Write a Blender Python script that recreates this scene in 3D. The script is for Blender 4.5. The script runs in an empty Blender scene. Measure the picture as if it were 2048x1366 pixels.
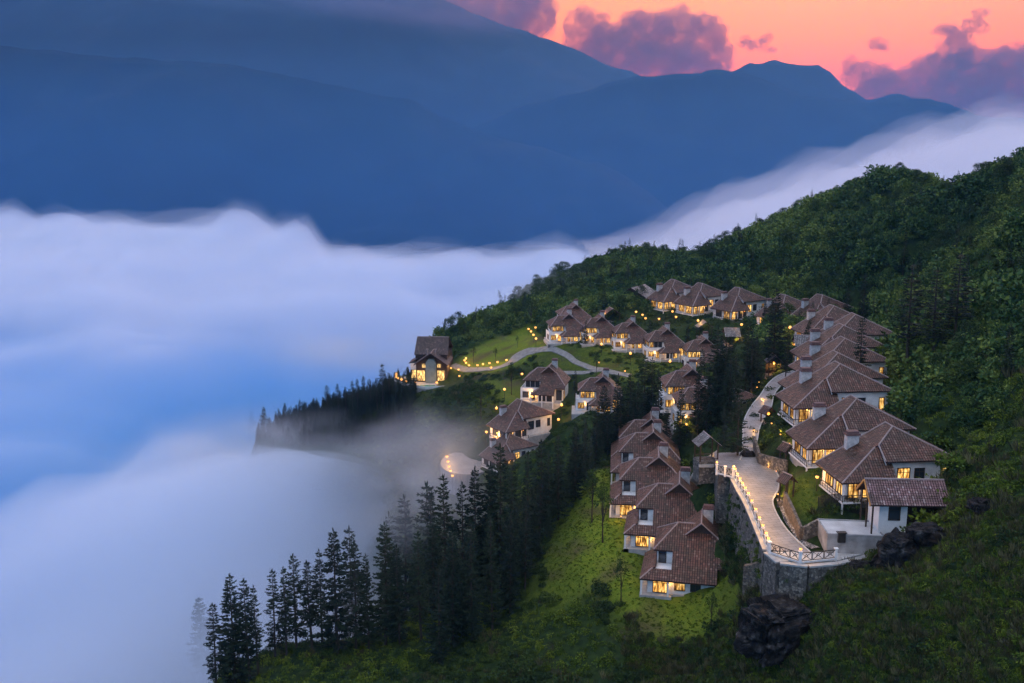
import bpy, bmesh, math, random
import numpy as np
from mathutils import Vector, Matrix, noise as mnoise

R = math.radians
random.seed(7)
rng = np.random.default_rng(11)
SC = bpy.context.scene
COL = SC.collection

# ------------------------------------------------------------------ camera
ZC = 200.0                       # camera height
F = 2000.0 / 2048.0              # focal length in picture widths
PITCH = math.atan(383.0 / 2000.0)
cam_d = bpy.data.cameras.new("camera")
cam = bpy.data.objects.new("camera", cam_d)
COL.objects.link(cam)
cam.location = (0, 0, ZC)
cam.rotation_euler = (math.pi / 2 - PITCH, 0, 0)
cam_d.sensor_width = 36.0
cam_d.lens = 36.0 * F
cam_d.clip_start = 0.5
cam_d.clip_end = 40000.0
SC.camera = cam

# ------------------------------------------------------------------ world: dusk sky, afterglow over the mountains
SUN_AZ = R(16)      # to the right of the view direction (+Y)
SUN_EL = R(8)
world = bpy.data.worlds.new("World")
SC.world = world
world.use_nodes = True
wn = world.node_tree.nodes
wl = world.node_tree.links
wn.clear()
def wnode(t, **kw):
    n = wn.new(t)
    for k, v in kw.items():
        setattr(n, k, v)
    return n
w_out = wnode('ShaderNodeOutputWorld')
w_add = wnode('ShaderNodeAddShader')
w_bg1 = wnode('ShaderNodeBackground')
w_bg2 = wnode('ShaderNodeBackground')
sky = wnode('ShaderNodeTexSky', sky_type='NISHITA')
sky.sun_disc = False
sky.sun_elevation = SUN_EL
sky.sun_rotation = SUN_AZ
sky.altitude = 1500
sky.dust_density = 2.0
wl.new(sky.outputs[0], w_bg1.inputs[0])
w_bg1.inputs[1].default_value = 0.005
# afterglow gradient: elevation ramp, warm side towards the sunken sun, cool dome above
tc = wnode('ShaderNodeTexCoord')
sep = wnode('ShaderNodeSeparateXYZ')
wl.new(tc.outputs['Generated'], sep.inputs[0])
ramp_w = wnode('ShaderNodeValToRGB')
ramp_c = wnode('ShaderNodeValToRGB')
asn = wnode('ShaderNodeMath', operation='ARCSINE')
wl.new(sep.outputs[2], asn.inputs[0])
el = wnode('ShaderNodeMath', operation='DIVIDE')
wl.new(asn.outputs[0], el.inputs[0])
el.inputs[1].default_value = math.pi / 2
for rmp in (ramp_w, ramp_c):
    wl.new(el.outputs[0], rmp.inputs[0])
def set_ramp(r, stops):
    els = r.color_ramp.elements
    while len(els) > 1:
        els.remove(els[-1])
    els[0].position = stops[0][0]
    els[0].color = (*stops[0][1], 1)
    for p, c in stops[1:]:
        e = els.new(p)
        e.color = (*c, 1)
set_ramp(ramp_w, [(0.0, (2.8, 0.30, 0.02)), (0.04, (2.9, 0.22, 0.0)), (0.07, (3.0, 0.50, 0.0)),
                  (0.11, (3.1, 0.90, 0.03)), (0.2, (1.9, 0.90, 0.65)), (0.4, (1.30, 1.22, 1.40)),
                  (1.0, (1.22, 1.28, 1.54))])
set_ramp(ramp_c, [(0.0, (0.06, 0.30, 0.70)), (0.2, (0.30, 0.58, 1.00)), (0.45, (1.1, 1.18, 1.48)),
                  (1.0, (1.22, 1.28, 1.54))])
# azimuth weight: 1 towards the sun, 0 on the other side
dotn = wnode('ShaderNodeVectorMath', operation='DOT_PRODUCT')
nrm = wnode('ShaderNodeVectorMath', operation='MULTIPLY')
nrm.inputs[1].default_value = (1, 1, 0)
wl.new(tc.outputs['Generated'], nrm.inputs[0])
nrm2 = wnode('ShaderNodeVectorMath', operation='NORMALIZE')
wl.new(nrm.outputs[0], nrm2.inputs[0])
wl.new(nrm2.outputs[0], dotn.inputs[0])
dotn.inputs[1].default_value = (math.sin(SUN_AZ), math.cos(SUN_AZ), 0)
azr = wnode('ShaderNodeMapRange', interpolation_type='SMOOTHSTEP')
azr.inputs[1].default_value = 0.0
azr.inputs[2].default_value = 0.93
wl.new(dotn.outputs['Value'], azr.inputs[0])
wmix = wnode('ShaderNodeMix', data_type='RGBA')
wl.new(azr.outputs[0], wmix.inputs[0])
wl.new(ramp_c.outputs[0], wmix.inputs[6])
wl.new(ramp_w.outputs[0], wmix.inputs[7])
wl.new(wmix.outputs[2], w_bg2.inputs[0])
w_bg2.inputs[1].default_value = 1.0
wl.new(w_bg1.outputs[0], w_add.inputs[0])
wl.new(w_bg2.outputs[0], w_add.inputs[1])
wl.new(w_add.outputs[0], w_out.inputs[0])

# ------------------------------------------------------------------ the last soft sunlight
sun_d = bpy.data.lights.new("sun", 'SUN')
sun_d.energy = 0.5
sun_d.angle = R(25)
sun_d.color = (1.0, 0.80, 0.72)
sun = bpy.data.objects.new("sun", sun_d)
COL.objects.link(sun)
_dir = Vector((math.sin(SUN_AZ) * math.cos(SUN_EL), math.cos(SUN_AZ) * math.cos(SUN_EL), math.sin(SUN_EL)))
sun.rotation_euler = _dir.to_track_quat('Z', 'Y').to_euler()

# ------------------------------------------------------------------ exposure and sampling
vs = SC.view_settings
vs.view_transform = 'Standard'
vs.look = 'None'
vs.exposure = 0.0
vs.gamma = 1.0
vs.use_curve_mapping = False
SC.render.engine = 'CYCLES'
cy = SC.cycles
cy.use_denoising = True
cy.use_adaptive_sampling = True
cy.adaptive_threshold = 0.05
cy.max_bounces = 10
cy.diffuse_bounces = 2
cy.glossy_bounces = 2
cy.transmission_bounces = 2
cy.transparent_max_bounces = 8
cy.volume_bounces = 9
cy.sample_clamp_indirect = 3.0
cy.caustics_reflective = False
cy.caustics_refractive = False

# ------------------------------------------------------------------ helpers
CP, SP = math.cos(PITCH), math.sin(PITCH)
def ray(px, py):
    """direction of the sight line for a place in the 2048 x 1366 picture, scaled so that y = 1"""
    a = (px - 1024) / 2000.0
    b = -(py - 683) / 2000.0
    y = CP + b * SP
    z = -SP + b * CP
    return a / y, z / y
def at(px, py, Y):
    x, z = ray(px, py)
    return Vector((x * Y, Y, ZC + z * Y))

def tag(o, label=None, cat=None, group=None, kind=None):
    if label: o["label"] = label
    if cat: o["category"] = cat
    if group: o["group"] = group
    if kind: o["kind"] = kind
    return o
def empty(name, loc=(0, 0, 0), rz=0.0):
    o = bpy.data.objects.new(name, None)
    o.empty_display_size = 0.3
    COL.objects.link(o)
    o.location = loc
    o.rotation_euler = (0, 0, rz)
    return o
def mesh_obj(name, me, mat=None, parent=None, loc=None):
    o = bpy.data.objects.new(name, me)
    COL.objects.link(o)
    if mat is not None and not me.materials:
        me.materials.append(mat)
    if parent is not None:
        o.parent = parent
    if loc is not None:
        o.location = loc
    return o
def copy_tree(o, parent=None):
    c = o.copy()
    COL.objects.link(c)
    c.parent = parent
    for ch in list(o.children):
        copy_tree(ch, c)
    return c

class MB:
    """collects polygons; build() links them as one mesh object"""
    def __init__(self):
        self.v, self.f, self.m, self.col = [], [], [], []
    def poly(self, pts, col=None):
        n = len(self.v)
        self.v.extend([tuple(p) for p in pts])
        self.f.append(tuple(range(n, n + len(pts))))
        self.col.append(col if col is not None else 0.5)
        return self
    def box(self, x0, y0, z0, x1, y1, z1, M=None):
        p = [(x0, y0, z0), (x1, y0, z0), (x1, y1, z0), (x0, y1, z0),
             (x0, y0, z1), (x1, y0, z1), (x1, y1, z1), (x0, y1, z1)]
        if M is not None:
            p = [tuple(M @ Vector(q)) for q in p]
        n = len(self.v)
        self.v.extend(p)
        for q in ((3, 2, 1, 0), (4, 5, 6, 7), (0, 1, 5, 4), (1, 2, 6, 5), (2, 3, 7, 6), (3, 0, 4, 7)):
            self.f.append(tuple(n + i for i in q))
            self.col.append(0.5)
        return self
    def bar(self, a, b, w, h=None, up=(0, 0, 1)):
        """square bar from a to b"""
        h = h or w
        a, b = Vector(a), Vector(b)
        d = (b - a).normalized()
        s = d.cross(Vector(up))
        if s.length < 1e-4:
            s = d.cross(Vector((0, 1, 0)))
        s.normalize()
        u = s.cross(d)
        n = len(self.v)
        for e in (a, b):
            for i, j in ((-1, -1), (1, -1), (1, 1), (-1, 1)):
                self.v.append(tuple(e + s * (i * w / 2) + u * (j * h / 2)))
        for q in ((0, 1, 2, 3), (7, 6, 5, 4), (0, 4, 5, 1), (1, 5, 6, 2), (2, 6, 7, 3), (3, 7, 4, 0)):
            self.f.append(tuple(n + i for i in q))
            self.col.append(0.5)
        return self
    def tube(self, pts, rad, n=8, cap=True):
        """round tube along pts, rad is one number or one per point"""
        pts = [Vector(p) for p in pts]
        if not hasattr(rad, '__len__'):
            rad = [rad] * len(pts)
        base = len(self.v)
        for i, p in enumerate(pts):
            d = (pts[min(i + 1, len(pts) - 1)] - pts[max(i - 1, 0)]).normalized()
            s = d.cross(Vector((0.31, 0.95, 0.05)))
            s.normalize()
            u = s.cross(d)
            for k in range(n):
                a = 2 * math.pi * k / n
                self.v.append(tuple(p + (s * math.cos(a) + u * math.sin(a)) * rad[i]))
        for i in range(len(pts) - 1):
            for k in range(n):
                k2 = (k + 1) % n
                self.f.append((base + i * n + k, base + i * n + k2, base + (i + 1) * n + k2, base + (i + 1) * n + k))
                self.col.append(0.5)
        if cap:
            self.f.append(tuple(base + k for k in range(n))[::-1])
            self.f.append(tuple(base + (len(pts) - 1) * n + k for k in range(n)))
            self.col += [0.5, 0.5]
        return self
    def prism(self, pts, d):
        """closed solid: polygon pts (3D, planar) swept by the vector d"""
        d = Vector(d)
        a = [Vector(p) for p in pts]
        b = [p + d for p in a]
        n = len(a)
        base = len(self.v)
        self.v.extend([tuple(p) for p in a + b])
        self.f.append(tuple(base + i for i in range(n)))
        self.f.append(tuple(base + n + i for i in reversed(range(n))))
        self.col += [0.5, 0.5]
        for i in range(n):
            j = (i + 1) % n
            self.f.append((base + j, base + i, base + n + i, base + n + j))
            self.col.append(0.5)
        return self
    def mesh(self, name, mat=None, smooth=False, color=False, mirror=False):
        me = bpy.data.meshes.new(name)
        v = self.v
        f = self.f
        if mirror:
            v = [(-p[0], p[1], p[2]) for p in v]
            f = [t[::-1] for t in f]
        me.from_pydata(v, [], f)
        if mat is not None:
            me.materials.append(mat)
        if color:
            ca = me.attributes.new("tint", 'FLOAT', 'FACE')
            ca.data.foreach_set("value", np.array(self.col, dtype=np.float32))
        if smooth:
            me.polygons.foreach_set("use_smooth", np.ones(len(f), dtype=bool))
        me.update()
        return me
    def build(self, name, mat=None, parent=None, **kw):
        return mesh_obj(name, self.mesh(name, mat, **kw), None, parent)

# ------------------------------------------------------------------ materials
def new_mat(name):
    m = bpy.data.materials.new(name)
    m.use_nodes = True
    n = m.node_tree.nodes
    b = n['Principled BSDF']
    return m, n, m.node_tree.links, b
def mat_noise(name, c1, c2, scale=3.0, rough=0.8, bump=0.0, bscale=None, detail=4.0, spec=0.3, objrand=0.0, coord='Object', lo=0.3, hi=0.7):
    m, n, l, b = new_mat(name)
    t = n.new('ShaderNodeTexCoord')
    nz = n.new('ShaderNodeTexNoise')
    nz.inputs['Scale'].default_value = scale
    nz.inputs['Detail'].default_value = detail
    l.new(t.outputs[coord], nz.inputs['Vector'])
    mr = n.new('ShaderNodeMapRange')
    mr.inputs[1].default_value = lo
    mr.inputs[2].default_value = hi
    l.new(nz.outputs[0], mr.inputs[0])
    mx = n.new('ShaderNodeMix')
    mx.data_type = 'RGBA'
    mx.inputs[6].default_value = (*c1, 1)
    mx.inputs[7].default_value = (*c2, 1)
    l.new(mr.outputs[0], mx.inputs[0])
    last = mx.outputs[2]
    if objrand:
        oi = n.new('ShaderNodeObjectInfo')
        hs = n.new('ShaderNodeHueSaturation')
        ma = n.new('ShaderNodeMapRange')
        ma.inputs[3].default_value = 1 - objrand
        ma.inputs[4].default_value = 1 + objrand
        l.new(oi.outputs['Random'], ma.inputs[0])
        l.new(ma.outputs[0], hs.inputs['Value'])
        l.new(last, hs.inputs['Color'])
        last = hs.outputs[0]
    l.new(last, b.inputs['Base Color'])
    b.inputs['Roughness'].default_value = rough
    b.inputs['Specular IOR Level'].default_value = spec
    if bump:
        bn = n.new('ShaderNodeTexNoise')
        bn.inputs['Scale'].default_value = bscale or scale * 4
        bn.inputs['Detail'].default_value = 5
        l.new(t.outputs[coord], bn.inputs['Vector'])
        bp = n.new('ShaderNodeBump')
        bp.inputs['Strength'].default_value = bump
        bp.inputs['Distance'].default_value = 0.1
        l.new(bn.outputs[0], bp.inputs['Height'])
        l.new(bp.outputs[0], b.inputs['Normal'])
    return m
def mat_volume(name, color, density, aniso=0.0):
    m = bpy.data.materials.new(name)
    m.use_nodes = True
    n = m.node_tree.nodes
    n.clear()
    out = n.new('ShaderNodeOutputMaterial')
    pv = n.new('ShaderNodeVolumePrincipled')
    pv.inputs['Color'].default_value = (*color, 1)
    pv.inputs['Density'].default_value = density
    pv.inputs['Anisotropy'].default_value = aniso
    m.node_tree.links.new(pv.outputs[0], out.inputs['Volume'])
    return m
def fbm(x, y, z=0.0, s=1.0, oct=4):
    return mnoise.fractal(Vector((x * s, y * s, z)), 1.0, 2.0, oct)

# ------------------------------------------------------------------ terrain: heights through surveyed points
CTRL = []       # (X, Y, Z)
def cp(px, py, Y):
    p = at(px, py, Y)
    CTRL.append((p.x, p.y, p.z))
def cw(x, y, z):
    CTRL.append((x, y, ZC + z))
def cz(px, py, z):
    """surveyed point: place in the picture and height relative to the camera"""
    x, k = ray(px, py)
    Y = z / k
    CTRL.append((x * Y, Y, ZC + z))
def pz(px, py, z):
    x, k = ray(px, py)
    Y = z / k
    return Vector((x * Y, Y, ZC + z))

# villas: kind, roof peak in the picture, its distance, turn, scale
A_PEAK = Vector((8.3, 7.0, 9.9))
R_PEAK = Vector((-6.2, 9.9, 9.11))
VILLAS = [
    ('A', 1403, 1047, 159.5, -12, 1.0), ('A', 1359, 967, 175, -10, 1.0), ('A', 1318, 914, 191, -7, 1.0),
    ('A', 1307, 864, 208, -6, 0.95), ('A', 1303, 838, 221, -6, 0.95),
    ('R', 1785, 853, 148, -84, 1.0), ('R', 1713, 798, 162, -86, 1.0), ('R', 1680, 728, 177, -86, 1.0),
    ('R', 1676, 706, 191, -86, 1.0), ('R', 1690, 677, 204, -86, 1.0), ('R', 1687, 651, 217, -87, 1.0), ('R', 1711, 629, 230, -87, 1.0),
    ('R', 1668, 612, 250, -80, 0.95),
    ('R', 1645, 590, 290, -62, 0.95), ('R', 1571, 590, 305, -62, 0.95),
    ('R', 1480, 576, 333, -58, 1.0), ('R', 1405, 567, 342, -58, 1.0), ('R', 1350, 560, 352, -60, 1.0),
    ('B', 1152, 609, 345, 10, 0.8), ('B', 1138, 628, 322, 8, 0.85), ('B', 1204, 633, 318, 6, 0.8), ('B', 1266, 643, 312, 6, 0.8),
    ('B', 1335, 658, 304, 5, 0.85), ('B', 1412, 677, 297, 4, 0.85),
    ('B', 1385, 738, 246, 2, 0.95), ('B', 1408, 772, 228, 0, 0.85),
    ('B', 1098, 733, 280, -12, 0.92), ('B', 1206, 753, 265, -4, 0.88),
    ('R', 1044, 801, 268, -55, 0.95), ('R', 1019, 868, 258, -55, 0.8),
    ('R', 1474, 776, 224, -58, 0.55),
]
PLACED = []
for kd, px, py, Y, rz, s in VILLAS:
    p = at(px, py, Y)
    peak = A_PEAK if kd != 'R' else R_PEAK
    rot = Matrix.Rotation(R(rz), 3, 'Z')
    o = p - rot @ (peak * s)
    PLACED.append((kd, o, rz, s))
    rect = ((0.5, 0.5), (12.5, 0.5), (0.5, 12), (12.5, 12), (6, 6)) if kd != 'R' else ((-0.5, 0), (-9, 0), (-0.5, 16), (-9, 16), (-5, 8))
    for x, y in rect:
        q = o + rot @ (Vector((x, y, 0)) * s)
        CTRL.append((q.x, q.y, q.z - 0.25))

# the road: left and right edge, section by section, with the height of the paving
ROAD = [((1538, 1100), (1620, 1106), -54.6), ((1520, 1057), (1570, 1057), -54.5), ((1498, 1007), (1544, 1007), -54.4),
        ((1481, 977), (1555, 977), -54.3), ((1470, 947), (1553, 947), -54.0), ((1484, 912), (1511, 908), -53.6),
        ((1487, 878), (1514, 876), -53.2), ((1488, 846), (1521, 848), -52.7), ((1502, 815), (1541, 814), -52.2),
        ((1522, 790), (1547, 790), -51.6), ((1537, 768), (1566, 766), -51.0), ((1560, 750), (1592, 750), -50.4), ((1600, 738), (1630, 738), -49.8)]
ROAD3 = [(pz(*l, z), pz(*r, z)) for l, r, z in ROAD]
for i, (l, r) in enumerate(ROAD3):
    CTRL.append((r.x + 0.4, r.y, r.z - 0.3))
    if i <= 4:
        CTRL.append((l.x + 0.5, l.y, l.z - 6.5))
        CTRL.append((l.x - 4.0, l.y, l.z - 10.5))
    else:
        CTRL.append((l.x, l.y, l.z - 0.3))
for px, py, z in [
    # foot of the front wall and the slope below it
    (1500, 1172, -62), (1570, 1186, -59.8), (1680, 1190, -56.5), (1560, 1260, -63), (1560, 1366, -67), (1660, 1280, -60), (1660, 1366, -63.5),
    (1400, 1366, -75), (1250, 1366, -78), (1100, 1366, -80), (900, 1366, -83), (700, 1366, -86), (520, 1366, -88), (420, 1366, -92),
    (1330, 1260, -74), (1200, 1230, -75.5), (1430, 1230, -72.5), (1450, 1300, -73),
    # lawn beside the left row and the bank below it
    (1200, 1050, -69.6), (1190, 980, -69.2), (1230, 1150, -71.5), (1270, 1200, -72.2), (1150, 1130, -73.5), (1120, 1040, -73.5), (1150, 960, -70.5),
    (1060, 1100, -78), (1000, 1150, -80), (1000, 1260, -81), (1100, 1230, -78), (900, 1150, -84), (860, 1240, -84.5),
    (700, 1290, -87), (620, 1290, -88), (560, 1300, -90), (470, 1340, -92), (1080, 930, -78), (1150, 890, -71.5),
    (1250, 870, -70), (1210, 910, -70.5),
    # right-hand slope
    (1760, 1140, -54.5), (1700, 1115, -55.2), (1640, 1112, -55.2), (1700, 1060, -54.6), (1790, 1085, -53.4), (1780, 1060, -53.0), (1850, 1065, -52), (1830, 1110, -53), (1680, 1012, -51.6), (1620, 1010, -53.2), (1850, 1000, -50.6), (1900, 1020, -48.5), (1590, 960, -51.8), (1800, 1250, -55), (2048, 1366, -55), (1850, 1366, -59), (2048, 1180, -49), (1950, 1100, -48),
    (2048, 900, -39.5), (1950, 960, -43), (1920, 880, -41), (1850, 850, -44), (1880, 760, -39), (2048, 700, -32), (1850, 680, -36.5), (2048, 560, -27),
    (1950, 600, -29), (1800, 620, -40), (1800, 740, -45), (1820, 800, -45), (2048, 440, -15), (1960, 480, -22), (1850, 500, -28), (1750, 520, -35), (1700, 560, -40),
    ]:
    cz(px, py, z)
for px, py, Y in [
    # skyline of the wooded hill
    (2048, 318, 285), (1990, 352, 300), (1940, 388, 312), (1915, 394, 318), (1890, 394, 322), (1868, 392, 326), (1840, 372, 334), (1810, 354, 340), (1780, 350, 345), (1750, 360, 352), (1700, 388, 370), (1640, 405, 385),
    (1560, 440, 400), (1500, 470, 410), (1450, 492, 420), (1420, 516, 430), (1360, 514, 445), (1300, 512, 450), (1190, 528, 450), (1120, 552, 440), (1060, 582, 430),
    (1040, 612, 410), (980, 645, 395), (910, 668, 385),
    # middle of the hill
    (1650, 480, 350), (1600, 530, 350), (1500, 540, 370), (1750, 450, 300), (1850, 430, 290), (1350, 545, 400), (1200, 570, 400), (1100, 600, 385), (1250, 600, 350),
    # gentle lawns by the headland
    (1000, 690, 350), (950, 705, 345), (1040, 670, 360), (1060, 730, 310), (980, 740, 315), (1150, 720, 305), (1200, 745, 290), (1000, 790, 285), (940, 790, 290),
    (950, 860, 272), (1060, 900, 255), (880, 910, 268), (940, 900, 270), (960, 950, 258), (900, 960, 258), (1140, 850, 245), (1290, 800, 255),
    (1440, 720, 275), (1450, 640, 320), (1320, 640, 338), (1560, 640, 290), (1480, 690, 270), (1540, 700, 255), (1620, 660, 265), (1450, 800, 225), (1440, 860, 205), (1420, 930, 180), (1400, 900, 192),
    (1380, 960, 176), (1430, 1000, 168), (1350, 860, 215),
    # headland, falling into the cloud
    (830, 775, 325), (870, 775, 318), (905, 760, 325), (860, 735, 345), (820, 740, 340), (900, 720, 348), (860, 690, 375),
    (780, 800, 318), (720, 815, 322), (650, 830, 330), (580, 856, 338), (510, 884, 345), (545, 868, 342), (740, 806, 338), (780, 792, 340), (820, 830, 295), (700, 860, 305),
    ]:
    cp(px, py, Y)
for x, y, z in [
    (-95, 340, -125), (-130, 360, -145), (-60, 285, -122), (-90, 250, -135), (-45, 250, -120), (-40, 220, -124), (-75, 200, -132), (-32, 198, -120), (-52, 188, -122), (-28, 240, -114), (-45, 275, -116), (-14, 205, -108), (-68, 300, -122), (-66, 165, -104), (-90, 170, -125), (-120, 150, -140), (-60, 110, -95),
    (-14, 235, -100), (-150, 280, -155), (-220, 200, -170), (-220, 400, -170), (-120, 420, -150), (-40, 430, -105), (-60, 500, -150),
    (0, 520, -95), (80, 540, -85), (150, 540, -75), (220, 520, -65), (280, 460, -50), (230, 420, -35), (320, 360, -35), (200, 350, -34), (150, 352, -24), (166, 346, -26), (162, 382, -34), (188, 385, -40), (140, 384, -30), (180, 320, -12), (-60, 382, -116), (-44, 388, -110), (-76, 378, -118), (-98, 385, -128), (-30, 398, -100), (-36, 378, -97), (-50, 366, -101), (-66, 362, -106), (-84, 366, -112), (240, 260, 8), (300, 200, 30), (250, 120, 0), (300, 60, 10),
    (160, 90, -28), (120, 70, -42), (60, 70, -62), (0, 80, -78), (-60, 70, -98), (-260, 60, -170), (-260, 560, -180), (330, 560, -90), (160, 200, 8), (190, 290, 14), (200, 160, 8)]:
    cw(x, y, z)
ct = np.array(CTRL)
_c2 = 4.0
def _phi(d2):
    return np.sqrt(d2 + _c2)
_D2 = ((ct[:, None, :2] - ct[None, :, :2]) ** 2).sum(-1)
_n = len(ct)
_A = np.zeros((_n + 3, _n + 3))
_A[:_n, :_n] = _phi(_D2) - np.eye(_n) * 0.6
_A[:_n, _n] = 1
_A[:_n, _n + 1:] = ct[:, :2]
_A[_n, :_n] = 1
_A[_n + 1:, :_n] = ct[:, :2].T
_sol = np.linalg.solve(_A, np.concatenate([ct[:, 2], np.zeros(3)]))
def hts(x, y):
    x = np.asarray(x, dtype=float).ravel()
    y = np.asarray(y, dtype=float).ravel()
    out = np.empty_like(x)
    for i in range(0, len(x), 8000):
        xs, ys = x[i:i + 8000], y[i:i + 8000]
        d2 = (xs[:, None] - ct[None, :, 0]) ** 2 + (ys[:, None] - ct[None, :, 1]) ** 2
        out[i:i + 8000] = _phi(d2) @ _sol[:_n] + _sol[_n] + _sol[_n + 1] * xs + _sol[_n + 2] * ys
    return out
GX0, GX1, GY0, GY1, GS = -260.0, 330.0, 60.0, 560.0, 2.0
gnx, gny = int((GX1 - GX0) / GS) + 1, int((GY1 - GY0) / GS) + 1
gx = GX0 + GS * np.arange(gnx)
gy = GY0 + GS * np.arange(gny)
GXX, GYY = np.meshgrid(gx, gy)
GZ = hts(GXX, GYY).reshape(gny, gnx)
def h(x, y):
    """ground height"""
    u = min(max((x - GX0) / GS, 0), gnx - 1.001)
    v = min(max((y - GY0) / GS, 0), gny - 1.001)
    i, j = int(u), int(v)
    a, b = u - i, v - j
    return (GZ[j, i] * (1 - a) + GZ[j, i + 1] * a) * (1 - b) + (GZ[j + 1, i] * (1 - a) + GZ[j + 1, i + 1] * a) * b
def ground(px, py, y0=70.0, y1=555.0):
    """where the sight line through a place in the picture meets the ground"""
    x, k = ray(px, py)
    Y = y0
    while Y < y1:
        if ZC + k * Y < h(x * Y, Y):
            lo, hi = Y - 1.0, Y
            for _ in range(12):
                m = (lo + hi) / 2
                if ZC + k * m < h(x * m, m): hi = m
                else: lo = m
            return Vector((x * hi, hi, h(x * hi, hi)))
        Y += 1.0
    return None
_ground0 = ground
def ground(px, py, y0=70.0, y1=555.0):
    for k in range(40):
        g = _ground0(px, py + 2 * k, y0, y1)
        if g is not None: return g
    return None
# the ground stays below the paving of the road
for (l0, r0), (l1, r1) in zip(ROAD3, ROAD3[1:]):
    n_ = max(2, int(((l0 + r0) / 2 - (l1 + r1) / 2).length / 1.0))
    for q_ in range(n_ + 1):
        a_, b_ = l0.lerp(l1, q_ / n_), r0.lerp(r1, q_ / n_)
        c_, hw_ = (a_ + b_) / 2, (b_ - a_).length / 2
        m_ = ((GXX - c_.x) ** 2 + (GYY - c_.y) ** 2) < (hw_ + 1.6) ** 2
        GZ[m_] = np.minimum(GZ[m_], c_.z - .35)
def proj(X, Y, Z):
    """place in the picture (2048 x 1366) of points"""
    Zr = Z - ZC
    zc = Y * CP - Zr * SP
    yc = Y * SP + Zr * CP
    return 1024 + 2000 * X / zc, 683 - 2000 * yc / zc
PX, PY = proj(GXX, GYY, GZ)
def in_poly(px, py, poly):
    px, py = np.asarray(px), np.asarray(py)
    r = np.zeros(px.shape, dtype=bool)
    j = len(poly) - 1
    for i in range(len(poly)):
        xi, yi = poly[i]
        xj, yj = poly[j]
        c = ((yi > py) != (yj > py)) & (px < (xj - xi) * (py - yi) / (yj - yi + 1e-9) + xi)
        r ^= c
        j = i
    return r
LAWNS = [
    ([(1150, 930), (1215, 930), (1240, 1010), (1290, 1100), (1300, 1215), (1230, 1215), (1170, 1180), (1150, 1100), (1165, 1000)], 140, 215, 1.0),
    ([(1280, 1190), (1480, 1150), (1490, 1240), (1380, 1300), (1290, 1290), (1220, 1230)], 120, 175, 0.8),
    ([(900, 740), (930, 705), (1000, 672), (1060, 650), (1090, 690), (1060, 720), (990, 745)], 290, 400, 0.9),
    ([(1090, 680), (1300, 700), (1420, 740), (1420, 790), (1250, 770), (1100, 740), (1040, 735)], 250, 335, 0.34),
    ([(950, 760), (1060, 760), (1120, 830), (1000, 830)], 240, 330, 0.5),
    ([(1560, 940), (1620, 950), (1650, 1010), (1620, 1040), (1570, 1000)], 125, 175, 0.8),
    ([(1120, 1000), (1160, 960), (1165, 1200), (1100, 1230), (1060, 1200)], 140, 215, 0.6),
]
lawn = np.zeros_like(GZ)
for poly, a, b, w in LAWNS:
    m = in_poly(PX, PY, poly) & (GYY > a) & (GYY < b)
    lawn[m] = np.maximum(lawn[m], w)
for _ in range(2):   # soften the borders
    lawn[1:-1, 1:-1] = (lawn[1:-1, 1:-1] * 2 + lawn[:-2, 1:-1] + lawn[2:, 1:-1] + lawn[1:-1, :-2] + lawn[1:-1, 2:]) / 6
# small relief away from houses
rel = np.zeros_like(GZ)
for j in range(gny):
    for i in range(gnx):
        rel[j, i] = mnoise.fractal(Vector((gx[i] * 0.09, gy[j] * 0.09, 3.3)), 1.0, 2.0, 3)
near_h = np.full_like(GZ, 1e9)
for kd, o, rz, s in PLACED:
    c = o + Matrix.Rotation(R(rz), 3, 'Z') @ (Vector((6, 6, 0)) if kd != 'R' else Vector((-5, 8, 0))) * s
    near_h = np.minimum(near_h, np.hypot(GXX - c.x, GYY - c.y))
road_d = np.full_like(GZ, 1e9)
for l, r in ROAD3:
    c = (l + r) / 2
    road_d = np.minimum(road_d, np.hypot(GXX - c.x, GYY - c.y))
relw = np.clip((near_h - 10) / 8, 0, 1) * np.clip((road_d - 6) / 6, 0, 1) * (1 - 0.8 * lawn)
GZ += rel * 0.8 * relw

def grid_mesh(name, XX, YY, ZZ, mat, smooth=True):
    ny, nx = XX.shape
    v = np.stack([XX.ravel(), YY.ravel(), ZZ.ravel()], 1)
    i = np.arange(nx * ny).reshape(ny, nx)
    f = np.stack([i[:-1, :-1], i[:-1, 1:], i[1:, 1:], i[1:, :-1]], -1).reshape(-1, 4)
    me = bpy.data.meshes.new(name)
    me.vertices.add(len(v))
    me.vertices.foreach_set("co", v.ravel())
    me.loops.add(f.size)
    me.loops.foreach_set("vertex_index", f.ravel())
    me.polygons.add(len(f))
    me.polygons.foreach_set("loop_start", np.arange(0, f.size, 4))
    me.polygons.foreach_set("loop_total", np.full(len(f), 4))
    if smooth:
        me.polygons.foreach_set("use_smooth", np.ones(len(f), dtype=bool))
    me.update(calc_edges=True)
    if mat: me.materials.append(mat)
    return me

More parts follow.
